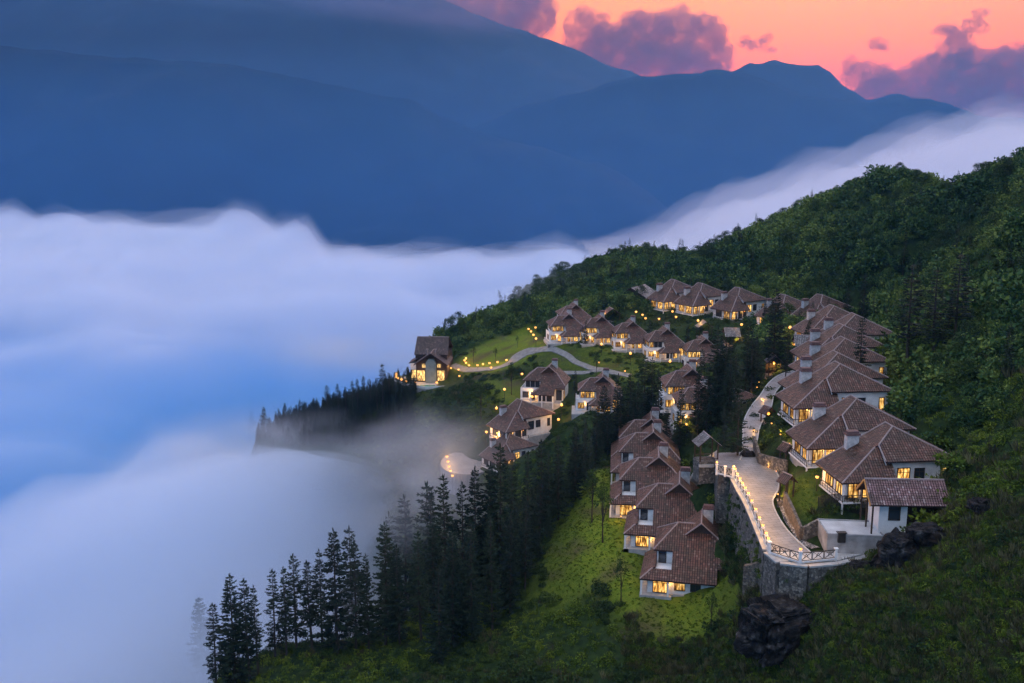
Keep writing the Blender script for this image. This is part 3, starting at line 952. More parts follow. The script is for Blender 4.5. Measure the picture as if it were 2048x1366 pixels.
M_STONE = mat_stone("rubble_stone_wall", (0.06, 0.05, 0.04), (0.14, 0.118, 0.095), (0.30, 0.26, 0.21), 2.9)
M_STONEB = mat_stone("brown_stone_wall", (0.10, 0.07, 0.045), (0.19, 0.14, 0.095), (0.28, 0.22, 0.16), 3.0)
M_GRAVEL = mat_stone("cobble_bed", (0.12, 0.11, 0.10), (0.28, 0.26, 0.24), (0.50, 0.46, 0.42), 3.0, (0.05, 0.04, 0.03))

# ------------------------------------------------------------------ roof planes with real tiles
def clip_half(poly, axis, val, keep_ge):
    out = []
    n = len(poly)
    for i in range(n):
        a, b = poly[i], poly[(i + 1) % n]
        ia = (a[axis] >= val) if keep_ge else (a[axis] <= val)
        ib = (b[axis] >= val) if keep_ge else (b[axis] <= val)
        if ia: out.append(a)
        if ia != ib:
            t = (val - a[axis]) / (b[axis] - a[axis])
            out.append((a[0] + t * (b[0] - a[0]), a[1] + t * (b[1] - a[1])))
    return out
def tile_plane(mb, pts, tw=0.40, th=0.46):
    """pts: 3D planar outline; lays overlapping tiles over it"""
    pts = [Vector(p) for p in pts]
    nrm = Vector((0, 0, 0))
    for i in range(len(pts)):
        a, b = pts[i], pts[(i + 1) % len(pts)]
        nrm += Vector(((a.y - b.y) * (a.z + b.z), (a.z - b.z) * (a.x + b.x), (a.x - b.x) * (a.y + b.y)))
    nrm.normalize()
    if nrm.z < 0: nrm = -nrm
    eu = Vector((0, 0, 1)).cross(nrm).normalized()
    ev = nrm.cross(eu).normalized()
    o = pts[0]
    uv = [((p - o).dot(eu), (p - o).dot(ev)) for p in pts]
    u0 = min(p[0] for p in uv); u1 = max(p[0] for p in uv)
    v0 = min(p[1] for p in uv); v1 = max(p[1] for p in uv)
    gap = 0.05
    nv = int((v1 - v0) / th) + 1
    nu = int((u1 - u0) / tw) + 1
    for j in range(nv):
        va, vb = v0 + j * th, v0 + (j + 1) * th
        row = clip_half(clip_half(uv, 1, va, True), 1, vb + 0.04, False)
        if len(row) < 3: continue
        ru0 = min(p[0] for p in row); ru1 = max(p[0] for p in row)
        for i in range(nu):
            ua, ub = u0 + i * tw + gap, u0 + (i + 1) * tw - gap
            if ub < ru0 or ua > ru1: continue
            c = clip_half(clip_half(row, 0, ua, True), 0, ub, False)
            if len(c) < 3: continue
            ar = abs(sum(c[k][0] * c[(k + 1) % len(c)][1] - c[(k + 1) % len(c)][0] * c[k][1] for k in range(len(c)))) / 2
            if ar < 0.012: continue
            col = min(1, max(0, random.gauss(0.45, 0.27)))
            if random.random() < 0.05: col = 1.0
            tlt = random.uniform(-0.018, 0.018)
            uc = (ua + ub) / 2
            def lift(p):
                t = (p[1] - va) / th
                return o + eu * p[0] + ev * p[1] + nrm * (0.035 + 0.075 * (1 - t) + tlt * (p[0] - uc) / tw * 2)
            mb.poly([lift(p) for p in c], col)
            if len(c) == 4 and abs(ar - (ub - ua) * (vb + 0.04 - va)) < 0.01:
                a, b = (ua, va), (ub, va)
                A, B = lift(a), lift(b)
                mb.poly([A - nrm * 0.09, B - nrm * 0.09, B, A], col * 0.8)
def roof_set(planes, caps, th=0.2):
    """planes: list of 3D outlines; returns slab, tile and ridge cap builders"""
    slab, til = MB(), MB()
    for pl in planes:
        slab.prism(pl, (0, 0, -th))
        tile_plane(til, pl)
    cb = []
    for a, b in caps:
        a, b = Vector(a), Vector(b)
        m = MB()
        m.tube([a + Vector((0, 0, .06)), b + Vector((0, 0, .06))], 0.13, 6)
        cb.append(m)
    return slab, til, cb

class House:
    """one villa design: list of (name, MB, material, parent key, kwargs)"""
    def __init__(self): self.parts = []
    def add(self, name, mb, mat, parent=None, **kw):
        self.parts.append((name, mb, mat, parent, kw)); return len(self.parts) - 1
    def window(self, p, u, n, w, hgt, mull=2, lit=True, trans=1, sill=True, mat=None):
        """p: lower corner on the wall, u along the wall, n outward"""
        p, u, n = Vector(p), Vector(u), Vector(n)
        pane = MB()
        q = p + n * 0.02
        up = Vector((0, 0, 1))
        pts = [q, q + u * w, q + u * w + up * hgt, q + up * hgt]
        if u.cross(up).dot(n) < 0: pts = pts[::-1]
        pane.prism(pts, -n * 0.05)
        k = self.add("window", pane, mat or (M_LIT if lit else M_GLASS))
        fr = MB()
        q = p + n * 0.06
        t = 0.11
        fr.bar(q, q + up * hgt, t, 0.12, n); fr.bar(q + u * w, q + u * w + up * hgt, t, 0.12, n)
        fr.bar(q - u * t / 2, q + u * (w + t / 2), t, 0.12, n); fr.bar(q - u * t / 2 + up * hgt, q + u * (w + t / 2) + up * hgt, t, 0.12, n)
        for i in range(1, mull):
            fr.bar(q + u * w * i / mull, q + u * w * i / mull + up * hgt, 0.07, 0.08, n)
        for i in range(1, trans + 1):
            if hgt > 1.4:
                z = hgt * (0.72 if trans == 1 else i / (trans + 1))
                fr.bar(q + up * z, q + u * w + up * z, 0.06, 0.08, n)
        self.add("frame", fr, M_TIMBER, k)
        return k
    def railing(self, a, b, hgt=1.0, n=8, mat=None):
        a, b = Vector(a), Vector(b)
        up = Vector((0, 0, 1))
        m = MB()
        m.bar(a + up * hgt, b + up * hgt, 0.09); m.bar(a + up * 0.12, b + up * 0.12, 0.06)
        for i in range(n + 1):
            c = a.lerp(b, i / n)
            m.bar(c, c + up * hgt, 0.05 if 0 < i < n else 0.1)
        return self.add("railing", m, mat or M_TIMBER)
    def make(self, mirror):
        self.me = [mb.mesh(nm, mt, mirror=mirror, color=(nm == "roof_tiles"), **kw) for nm, mb, mt, pr, kw in self.parts]
    def place(self, name, loc, rz, s, label, cat="house", group=None, dark=0.0, rnd=None):
        root = empty(name, loc, R(rz))
        root.scale = (s, s, s)
        tag(root, label, cat, group)
        obs = []
        rnd = rnd or random.Random(hash(label) % 1000)
        for (nm, mb, mt, pr, kw), me in zip(self.parts, self.me):
            o = bpy.data.objects.new(nm, me)
            COL.objects.link(o)
            o.parent = root if pr is None else obs[pr]
            if nm == "roof_tiles": o["kind"] = "stuff"
            if nm == "window" and mt is not M_GLASS and rnd.random() < dark:
                o.material_slots[0].link = 'OBJECT'
                o.material_slots[0].material = M_GLASS
            obs.append(o)
        return root
def lift3(poly, zf): return [(x, y, zf(x, y)) for x, y in poly]

def design_A(wide=False):
    H = House()
    P = lambda x, y: 2.6 + .64 * (y + 1)
    S = lambda x, y: 2.6 + .64 * (x + 1.2)
    Hp = lambda x, y: 5.8 + .842 * (x - .6)
    Bk = lambda x, y: 9.0 - .64 * (y - 9)
    GR = lambda x, y: 9.9 - .85 * (x - 8.3)
    GL = lambda x, y: 9.9 - .85 * (8.3 - x)
    PA = [(-1.2, -1), (11.2, -1), (11.2, 1.5), (14.2, 1.5), (14.2, 2.57), (10.865, 7), (9.36, 9), (4.4, 9), (.6, 4), (3.8, 4), (3.8, .9), (.7, .9)]
    SA = [(-1.2, -1), (.7, .9), (1.15, .9), (1.15, 10), (-1.2, 10)]
    hipA = ((-1.2, -1, 2.6), (.7, .9, P(0, .9)))
    if wide:
        S = lambda x, y: 2.6 + .64 * (x - 3.9)
        PA = [(3.9, -1), (11.2, -1), (11.2, 1.5), (14.2, 1.5), (14.2, 2.57), (10.865, 7), (9.36, 9), (4.4, 9), (.6, 4), (6.2, 4), (6.2, 1.3)]
        SA = [(3.9, -1), (6.15, 1.25), (6.15, 3.35), (3.9, 3.35)]
        hipA = ((3.9, -1, 2.6), (6.2, 1.3, P(0, 1.3)))
    planes = [lift3(PA, P), lift3(SA, S),
              lift3([(.6, 4), (4.4, 9), (.6, 14)], Hp),
              lift3([(4.4, 9), (9.36, 9), (13.12, 14), (.6, 14)], Bk),
              lift3([(8.3, 6.8), (10.865, 6.8), (14.2, 2.57), (14.2, 14), (8.3, 14)], GR),
              lift3([(8.3, 6.8), (8.3, 14), (3.48, 14), (7.24, 9), (5.735, 6.8)], GL)]
    caps = [hipA, ((.6, 4, 5.8), (4.4, 9, 9)), ((4.4, 9, 9), (7.24, 9, 9)), ((8.3, 6.8, 9.9), (8.3, 14, 9.9)),
            ((14.2, 2.57, GR(14.2, 0)), (10.865, 6.9, GR(10.865, 0) + .02)), ((.6, 14, 5.8), (4.4, 9, 9)),
            ((8.3, 6.8, 9.9), (5.735, 6.8, GL(5.735, 0))), ((8.3, 6.8, 9.9), (10.865, 6.8, GR(10.865, 0)))]
    slab, til, cb = roof_set(planes, caps)
    w = MB()
    xr = 6.2 if wide else 3.9
    w.prism([(xr, 0.1, -2.5), (xr, 0.1, 2.9), (xr, 4.6, 5.75), (xr, 12.9, 5.75), (xr, 12.9, -2.5)], (10.9 - xr, 0, 0))
    if wide:
        w.box(0, 3.4, -2.5, 6.15, 10.5, 3.1)
        w.box(1.2, 4.6, 3.12, 6.15, 12.9, 5.9)
        w.box(0, 3.4, 3.1, 6.1, 3.55, 3.6).box(0, 3.56, 3.1, .15, 10.5, 3.6)
    else:
        w.box(0, 0, -2.5, 3.85, 10.5, 2.75)                      # lower living room, left
        w.box(1.2, 4.6, 2.9, 3.85, 12.9, 5.9)                    # upper room, left
        w.box(1.2, .95, 2.76, 3.85, 4.55, 3.35)                  # small balcony
    w.box(10.95, 2.5, -2.5, 13.5, 12.9, 4.3)                # right end
    H.add("wall", w, M_WALL)
    g = MB(); g.prism([(6.0, 7.3, 7.5), (10.6, 7.3, 7.5), (8.3, 7.3, 9.6)], (0, .1, 0))
    H.add("gable", g, M_TIMBER)
    b = MB(); b.box(-.25, -.25, -3.2, 13.7, 13.0, -0.02)
    H.add("plinth", b, M_BASE)
    r = H.add("roof", slab, M_SLAB)
    H.add("roof_tiles", til, M_TILE, r)
    for m in cb: H.add("ridge_cap", m, M_CAP, r)
    c = MB(); c.box(8.5, 11.2, 7.5, 10.2, 12.3, 10.9)
    k = H.add("chimney", c, M_CHIM)
    c2 = MB(); c2.box(8.35, 11.05, 10.9, 10.35, 12.45, 11.15).box(8.5, 11.25, 11.15, 10.2, 12.25, 11.55)
    H.add("chimney_cap", c2, M_COPE, k)
    X, Y_ = (1, 0, 0), (0, 1, 0)
    if wide:
        for x in (1.5, 3.0, 4.5): H.window((x, 4.6, 3.7), X, (0, -1, 0), 1.25, 1.9, 2)
        H.window((.7, 3.4, .6), X, (0, -1, 0), 1.9, 1.8, 3)
        H.window((3.4, 3.4, .1), X, (0, -1, 0), 1.1, 2.3, 1, mat=M_LITHOT)
        H.window((6.5, .1, .5), X, (0, -1, 0), 1.9, 1.9, 3)
        H.window((8.9, .1, .5), X, (0, -1, 0), 1.5, 1.9, 2, mat=M_LITHOT)
        H.window((0, 4.4, .6), Y_, (-1, 0, 0), 2.4, 1.8, 3)
        H.window((1.2, 5.2, 3.9), Y_, (-1, 0, 0), 2.6, 1.7, 3)
        H.window((1.2, 9.0, 3.9), Y_, (-1, 0, 0), 2.2, 1.7, 3)
    else:
        H.window((.9, 0, .1), X, (0, -1, 0), 2.3, 2.35, 3, mat=M_LITHOT)
        H.window((4.4, 0.1, .7), X, (0, -1, 0), 1.7, 1.7, 2)
        H.window((7.0, 0.1, .7), X, (0, -1, 0), 1.6, 1.7, 2, lit=False)
        H.window((0, 1.2, .1), Y_, (-1, 0, 0), 2.4, 2.35, 3)
        H.window((0, 5.0, .5), Y_, (-1, 0, 0), 2.6, 1.9, 3)
        H.window((1.5, 4.6, 3.4), X, (0, -1, 0), 1.2, 2.2, 1, lit=False)
        H.window((1.2, 5.2, 4.25), Y_, (-1, 0, 0), 2.4, 1.4, 3)
        H.window((1.2, 8.6, 4.25), Y_, (-1, 0, 0), 2.4, 1.4, 3)
    H.window((11.4, 2.5, .4), X, (0, -1, 0), 1.7, 3.2, 2, mat=M_LITHOT)
    H.window((13.5, 3.3, .4), Y_, (1, 0, 0), 2.2, 2.6, 2)
    for x, y in (((4.1, -.8), (7.5, -.8), (10.9, -.8)) if wide else ((-.95, -.8), (-.95, 4.2), (-.95, 8.8), (3.4, -.8))):
        m = MB(); m.bar((x, y, -1.5), (x, y, 2.55), .28)
        H.add("post", m, M_WALL)
    t = MB(); t.box(-1.2, -1.1, -2.2, 4.0, -.26, -.12).box(-1.2, -1.1, -2.2, -.26, 9.4, -.13)
    H.add("terrace", t, M_BASE)
    H.make(False)
    return H

def design_R():
    H = House()
    P = lambda x, y: 2.9 + .57 * (y + 1)
    Hp = lambda x, y: 5.3 + .6804 * (x - .6)
    W = lambda x, y: 2.9 + .867 * (x + 1.2)
    Bk = lambda x, y: 9.11 - .4823 * (y - 9.9)
    planes = [lift3([(-1.2, -1), (8.6, -1), (8.6, 9.9), (6.2, 9.9), (3.27, 6.4), (3.27, 5.8)], P),
              lift3([(6.2, 9.9), (3.27, 6.4), (.6, 6.4), (.6, 17.8)], Hp),
              lift3([(-1.2, -1), (3.27, 5.8), (3.27, 6.5), (1.1, 6.5), (1.1, 7.6), (-1.2, 7.6)], W),
              lift3([(6.2, 9.9), (8.6, 9.9), (8.6, 17.8), (.6, 17.8)], Bk)]
    caps = [((-1.2, -1, 2.9), (3.27, 5.8, P(0, 5.8))), ((3.27, 6.4, P(0, 6.4)), (6.2, 9.9, 9.11)), ((6.2, 9.9, 9.11), (8.6, 9.9, 9.11)),
            ((.6, 17.8, 5.3), (6.2, 9.9, 9.11)), ((8.6, -1, 2.9), (8.6, 9.9, 9.11)), ((.6, 6.4, 5.3), (3.27, 6.4, P(0, 6.4)))]
    slab, til, cb = roof_set(planes, caps)
    w = MB()
    w.prism([(0.02, 0.1, -4), (0.02, 0.1, 3.05), (0.02, 7.3, 3.55), (0.02, 7.3, -4)], (1.2, 0, 0))
    w.prism([(1.23, 0.1, -4), (1.23, 0.1, 3.2), (1.23, 2.6, 4.6), (1.23, 6.55, 4.7), (1.23, 6.56, 5.3), (1.23, 17, 5.3), (1.23, 17, -4)], (7.0, 0, 0))
    w.prism([(.85, 6.5, W(.85, 0) - .3), (.85, 6.5, Hp(.85, 0) - .2), (3.25, 6.5, Hp(3.25, 0) - .2), (3.25, 6.5, W(3.25, 0) - .3)], (0, .15, 0))
    w.prism([(8.2, 0.1, 3.0), (8.2, 9.9, 8.7), (8.2, 17, 4.7)], (-.2, 0, 0))
    H.add("wall", w, M_WALL)
    b = MB(); b.box(-.2, -.15, -6, 8.4, 17.2, -0.05)
    H.add("plinth", b, M_BASE)
    r = H.add("roof", slab, M_SLAB)
    H.add("roof_tiles", til, M_TILE, r)
    for m in cb: H.add("ridge_cap", m, M_CAP, r)
    c = MB(); c.box(7.0, 3.2, 4.5, 8.1, 5.1, 7.6)
    k = H.add("chimney", c, M_CHIM)
    c2 = MB(); c2.box(6.85, 3.05, 7.6, 8.25, 5.25, 7.9).box(7.0, 3.25, 7.9, 8.1, 5.05, 8.25)
    H.add("chimney_cap", c2, M_COPE, k)
    X, Y_ = (1, 0, 0), (0, 1, 0)
    H.window((.02, .5, .15), Y_, (-1, 0, 0), 1.6, 2.6, 2, mat=M_LITHOT)
    H.window((.02, 2.5, .15), Y_, (-1, 0, 0), 2.6, 2.6, 3, mat=M_LITHOT)
    H.window((.02, 5.6, .6), Y_, (-1, 0, 0), 1.3, 2.0, 1, lit=False)
    H.window((1.23, 8.6, 1.7), Y_, (-1, 0, 0), 1.9, 2.4, 2, mat=M_LITHOT)
    H.window((1.23, 11.3, 2.0), Y_, (-1, 0, 0), 1.5, 2.0, 2, lit=False)
    H.window((1.23, 15.4, 1.8), Y_, (-1, 0, 0), .9, 2.2, 1)
    H.window((.5, .1, .2), X, (0, -1, 0), 2.6, 2.4, 3, mat=M_LITHOT)
    H.window((4.2, .1, .4), X, (0, -1, 0), 2.6, 2.1, 3)
    bal = MB(); bal.box(-1.25, -.9, -.3, -.21, 7.0, -.06).box(-.21, -.9, -.3, 7.0, -.16, -.06)
    H.add("balcony", bal, M_WALL)
    H.railing((-1.15, -.8, -.06), (-1.15, 6.9, -.06), 1.0, 9)
    H.railing((-1.15, -.8, -.06), (6.8, -.8, -.06), 1.0, 9)
    for x, y in ((-1.0, -.7), (-1.0, 2.2), (-1.0, 6.7)):
        m = MB(); m.bar((x, y, -3.5), (x, y, 2.85), .22)
        H.add("post", m, M_WALL)
    H.make(True)
    return H
DA, DB, DR = design_A(), design_A(True), design_R()
VLABEL = [
    "nearest brown-roofed villa of the left row, beside the mown lawn", "second villa of the left row, counted from the front lawn", "third villa of the left row, with two stepped hips over the lawn",
    "fourth villa of the left row, half hidden by a round bush", "last villa of the left row, its chimney close behind the fourth roof",
    "nearest villa of the right-hand row, right behind the small tiled outbuilding", "second villa of the right-hand row above the curved road", "third villa of the right-hand row, with its balcony on stilts over the road",
    "fourth villa of the right-hand row, counted from the near end", "fifth villa of the right-hand row, counted from the near end", "sixth villa of the right-hand row, counted from the near end",
    "seventh villa of the right-hand row, with the rightmost far hip", "villa at the far end of the right-hand row, behind dark conifers",
    "villa with a band of lit windows just beyond the right-hand row", "villa mostly behind the tall conifer in the back row",
    "largest villa of the back row, with a white gable wall and lit corner room", "back-row villa just left of the largest one", "leftmost tiled villa of the back row, next to the grey shed roof",
    "villa tucked behind the leftmost villa of the middle row", "leftmost villa of the middle row, nearest the wooded edge", "second villa from the left in the middle row", "third villa from the left in the middle row, behind a dark tree",
    "fourth villa from the left in the middle row, its white storey lit", "rightmost villa of the middle row, beside the tall conifers",
    "villa between the conifers with two chimneys in front of the middle row", "lower villa between the conifers above the street lamp",
    "white villa with unlit windows standing alone on the lower lawn", "white villa with a lit upper room next to the dark conifers", "wide villa with a white gable on the slope above the round terrace", "lowest villa, its roof fading into the mist by the round terrace",
    "small villa roof among the dark conifers left of the upper road"]
VROOTS = []
for i, (kd, o, rz, s) in enumerate(PLACED):
    D_ = {'A': DA, 'B': DB, 'R': DR}[kd]
    dark = 0.0 if i < 8 else 0.15
    if i in (26,): dark = 0.85
    if i in (28, 29): dark = 0.7
    rt = D_.place("villa", o, rz, s, VLABEL[i], "house", "brown-roofed villas of the hillside resort", dark, random.Random(i))
    VROOTS.append((kd, rt))
# ------------------------------------------------------------------ road, paths and terraces
def mat_road():
    m = mat_noise("concrete_road", (0.19, 0.185, 0.18), (0.30, 0.29, 0.285), 0.35, 0.5, bump=0.25, bscale=5, spec=0.4, detail=8)
    n, l = m.node_tree.nodes, m.node_tree.links
    b = n['Principled BSDF']
    src = b.inputs['Base Color'].links[0].from_socket
    t = n.new('ShaderNodeTexCoord')
    mp = n.new('ShaderNodeMapping'); mp.inputs['Rotation'].default_value = (0, 0, R(-14))
    l.new(t.outputs['Object'], mp.inputs[0])
    br = n.new('ShaderNodeTexBrick'); br.inputs['Scale'].default_value = 0.28; br.inputs['Mortar Size'].default_value = 0.012
    br.inputs['Color1'].default_value = (1, 1, 1, 1); br.inputs['Color2'].default_value = (.82, .82, .82, 1); br.inputs['Mortar'].default_value = (.35, .33, .32, 1)
    l.new(mp.outputs[0], br.inputs['Vector'])
    mx = n.new('ShaderNodeMix'); mx.data_type = 'RGBA'; mx.blend_type = 'MULTIPLY'; mx.inputs[0].default_value = 0.8
    l.new(src, mx.inputs[6]); l.new(br.outputs['Color'], mx.inputs[7]); l.new(mx.outputs[2], b.inputs['Base Color'])
    return m
M_ROAD = mat_road()
M_PATH = mat_noise("pale_paving", (0.13, 0.13, 0.125), (0.23, 0.23, 0.22), 0.9, 0.7, bump=0.3, bscale=4)
M_KERB = mat_noise("white_kerb", (0.34, 0.34, 0.33), (0.50, 0.50, 0.48), 1.5, 0.8)
def resample(pts, step):
    out = [pts[0]]
    for a, b in zip(pts, pts[1:]):
        n = max(1, int((b - a).length / step))
        for i in range(1, n + 1): out.append(a.lerp(b, i / n))
    return out
def smooth_line(pts, n=8):
    """Catmull-Rom through the points"""
    out = []
    P_ = [pts[0]] + list(pts) + [pts[-1]]
    for i in range(1, len(P_) - 2):
        p0, p1, p2, p3 = P_[i - 1], P_[i], P_[i + 1], P_[i + 2]
        for k in range(n):
            t = k / n
            out.append(0.5 * ((2 * p1) + (p2 - p0) * t + (2 * p0 - 5 * p1 + 4 * p2 - p3) * t * t + (3 * p1 - p0 - 3 * p2 + p3) * t ** 3))
    out.append(P_[-2])
    return out
RL = smooth_line([l for l, r in ROAD3], 6)
RR = smooth_line([r for l, r in ROAD3], 6)
rd = MB()
for i in range(len(RL) - 1):
    rd.poly([RL[i], RR[i], RR[i + 1], RL[i + 1]])
o = rd.build("road", M_ROAD, smooth=False); tag(o, "pale concrete road curving up between the villas", "road", kind="structure")
# the road's kerbs
for nm, line, sgn in (("kerb", RL, -1), ("kerb", RR, 1)):
    k = MB()
    for i in range(len(line) - 1):
        if nm == "kerb" and sgn < 0 and 22 < i < 29: continue
        a, b = line[i].copy(), line[i + 1].copy()
        k.bar(a + Vector((sgn * .12, 0, -.02)), b + Vector((sgn * .12, 0, -.02)), .22, .26)
    tag(k.build(nm, M_KERB), "low white kerb along the %s edge of the curved road" % ("left" if sgn < 0 else "right"), "kerb", kind="structure")
# forecourt by the gazebo
fc = MB(); fc.prism([pz(1428, 906, -53.75), pz(1500, 903, -53.75), pz(1500, 915, -53.9), pz(1478, 950, -54.05), pz(1436, 946, -54.05)], (0, 0, -.3))
tag(fc.build("forecourt", M_ROAD), "pale paved forecourt between the gazebo and the road", "pavement", kind="structure")
fw = [pz(1428, 906, -54.1), pz(1436, 946, -54.38), pz(1478, 950, -54.38)]
wall_list = [fw]
# apron in front of the concrete terrace
ap = MB(); ap.prism([pz(1536, 1103, -54.65), pz(1560, 1122, -54.65), pz(1670, 1122, -54.65), pz(1762, 1098, -54.65), pz(1762, 1086, -54.65), pz(1650, 1104, -54.65), pz(1618, 1104, -54.65)], (0, 0, -0.8))
tag(ap.build("apron", M_KERB), "pale paved apron at the near end of the road", "pavement", kind="structure")

def wall_strip(name, top, bottoms, mat, thick, label, coping=None, part=True):
    """upright wall under a line of top points, down to the heights in bottoms, thickened away from the road"""
    root = empty(name, (top[0].x, top[0].y, bottoms[0]))
    tag(root, label, "wall")
    base = Vector(root.location)
    m = MB()
    n = len(top)
    for i in range(n - 1):
        a, b = top[i] - base, top[i + 1] - base
        d = (b - a); d.z = 0; d.normalize()
        s = Vector((-d.y, d.x, 0)) * thick
        za, zb = bottoms[i] - base.z, bottoms[i + 1] - base.z
        q = [a, b, Vector((b.x, b.y, zb)), Vector((a.x, a.y, za))]
        m.prism(q, s)
    m.build("wall_face", mat, root)
    if coping:
        c = MB()
        for i in range(n - 1):
            a, b = top[i] - base, top[i + 1] - base
            d = (b - a); d.z = 0; d.normalize()
            s = Vector((-d.y, d.x, 0)) * thick * 0.5
            c.bar(a + s + Vector((0, 0, .1)), b + s + Vector((0, 0, .1)), abs(thick) + .2, .24)
        c.build("coping", coping, root)
    return root
i_end = 25
top = [p + Vector((-.30, 0, -.12)) for p in RL[:i_end]]
wall_strip("retaining_wall", top, [p.z - 11.5 for p in top], M_STONE, 0.5, "long rubble retaining wall under the left edge of the road", M_BASE)
wall_strip('retaining_wall', resample(fw, 2.0), [p.z - 9 for p in resample(fw, 2.0)], M_STONE, 0.5, 'stone wall under the forecourt beside the garden steps', None)
front = [pz(1536, 1106, -54.7), pz(1560, 1126, -54.7), pz(1615, 1132, -54.7), pz(1672, 1127, -54.7), pz(1720, 1116, -54.7), pz(1764, 1102, -54.7)]
fr2 = resample(front, 2.0)
wall_strip("retaining_wall", fr2, [p.z - 9 for p in fr2], M_STONE, -0.6, "stone wall below the white railing at the end of the road", M_BASE)
ft = [pz(1490, 1128, -58.6), pz(1536, 1120, -57.3), pz(1566, 1140, -57.0)]
wall_strip("retaining_wall", [ft[0], ft[1], ft[2]], [p.z - 9 for p in ft], M_STONEB, -0.8, "brown lower stone wall left of the big rock", None)
# stone walls on the uphill side of the road
for pts, hgt, mat, lab in (
    ([(1510, 900), (1520, 935), (1545, 942), (1575, 950)], 2.6, M_STONE, "rubble garden wall at the inside bend of the road"),
    ([(1572, 1010), (1588, 1045), (1604, 1083)], 2.2, M_STONEB, "brown stone garden wall beside the cobble bed"),
    ([(1604, 1083), (1636, 1066)], 2.3, M_STONE, "short stone wall between cobble bed and concrete terrace")):
    base_ = [Vector(ground(*p)) for p in pts]
    tp = [Vector((p.x, p.y, p.z + hgt)) for p in base_]
    tp = resample(tp, 1.5)
    wall_strip("garden_wall", tp, [p.z - hgt - 1.5 for p in tp], mat, -0.45, lab, None)
# cobble bed between road and wall
def drape(name, outline_l, outline_r, mat, off, label, cat, kind=None, n=24):
    L = smooth_line([Vector(ground(*p)) for p in outline_l], 6)
    Rr = smooth_line([Vector(ground(*p)) for p in outline_r], 6)
    m = MB()
    k = len(L)
    for i in range(k - 1):
        for j in range(6):
            def pt(ii, jj):
                q = L[ii].lerp(Rr[ii], jj / 6)
                return Vector((q.x, q.y, h(q.x, q.y) + off))
            m.poly([pt(i, j), pt(i, j + 1), pt(i + 1, j + 1), pt(i + 1, j)])
    o = m.build(name, mat)
    tag(o, label, cat, kind=kind)
    return o
drape("cobble_bed", [(1550, 1000), (1573, 1052), (1592, 1082), (1622, 1100)], [(1572, 1008), (1590, 1045), (1606, 1082), (1640, 1098)], M_GRAVEL, .22, "bed of pale cobbles beside the road", "cobbles", "stuff")

def ribbon(name, pts, width, mat, label, off=.18):
    g = []
    for p in pts:
        q = ground(*p)
        if q is not None: g.append(Vector((q.x, q.y, 0)))
    line = smooth_line(g, 8)
    m = MB()
    n = len(line)
    edge = []
    for i in range(n):
        d = line[min(i + 1, n - 1)] - line[max(i - 1, 0)]
        d.normalize()
        s = Vector((-d.y, d.x, 0)) * (width / 2 if not callable(width) else width(i / (n - 1)) / 2)
        row = []
        for t in (-1, -.5, 0, .5, 1):
            q = line[i] + s * t
            row.append(Vector((q.x, q.y, h(q.x, q.y) + off)))
        edge.append(row)
    for i in range(n - 1):
        for j in range(4):
            m.poly([edge[i][j], edge[i + 1][j], edge[i + 1][j + 1], edge[i][j + 1]])
        for j in (0, 4):
            a, b = edge[i][j], edge[i + 1][j]
            m.poly([a, b, b - Vector((0, 0, .5)), a - Vector((0, 0, .5))])
    o = m.build(name, mat)
    tag(o, label, "path", kind="structure")
    return o
ribbon("path", [(905, 730), (940, 740), (985, 738), (1020, 726), (1045, 708), (1070, 702), (1105, 698)], lambda t: 2.6 + 4.0 * math.exp(-((t - .66) / .12) ** 2), M_PATH, "paved drive from the headland lodge up past the lawn")
ribbon("path", [(1105, 698), (1135, 712), (1160, 728), (1205, 740), (1260, 752)], 2.2, M_PATH, "pale path running down past the middle lawn")
ribbon("path", [(1110, 745), (1160, 746), (1205, 741)], 1.8, M_PATH, "narrow path joining below the middle lawn")
ribbon("path", [(1432, 910), (1412, 925), (1400, 945), (1390, 965)], 1.8, M_PATH, "footpath descending beside the steps")

# steps going down from the gazebo
st0, st1 = pz(1412, 928, -54.6), pz(1388, 966, -63.0)
st1 = Vector(ground(1386, 968))
stairs = empty("stairs", st1)
tag(stairs, "flight of pale garden steps below the gazebo", "stairs")
d = (st1 - st0)
for i in range(14):
    c = st0 + d * (i / 13) - st1
    m = MB(); m.box(c.x - 1.3, c.y - .45, c.z - .5, c.x + 1.3, c.y + .45, c.z)
    m.build("step", M_BASE, stairs)

# round terrace in the mist
pc = pz(936, 924, -83.0)
pl = MB()
ring = []
for i in range(40):
    a = 2 * math.pi * i / 40
    ring.append(pc + Vector((7.4 * math.cos(a) * 1.0, 10.5 * math.sin(a), 0)))
pl.prism(ring, (0, 0, -6))
tag(pl.build("round_terrace", M_ROAD), "pale round paved terrace at the edge of the mist", "terrace", kind="structure")

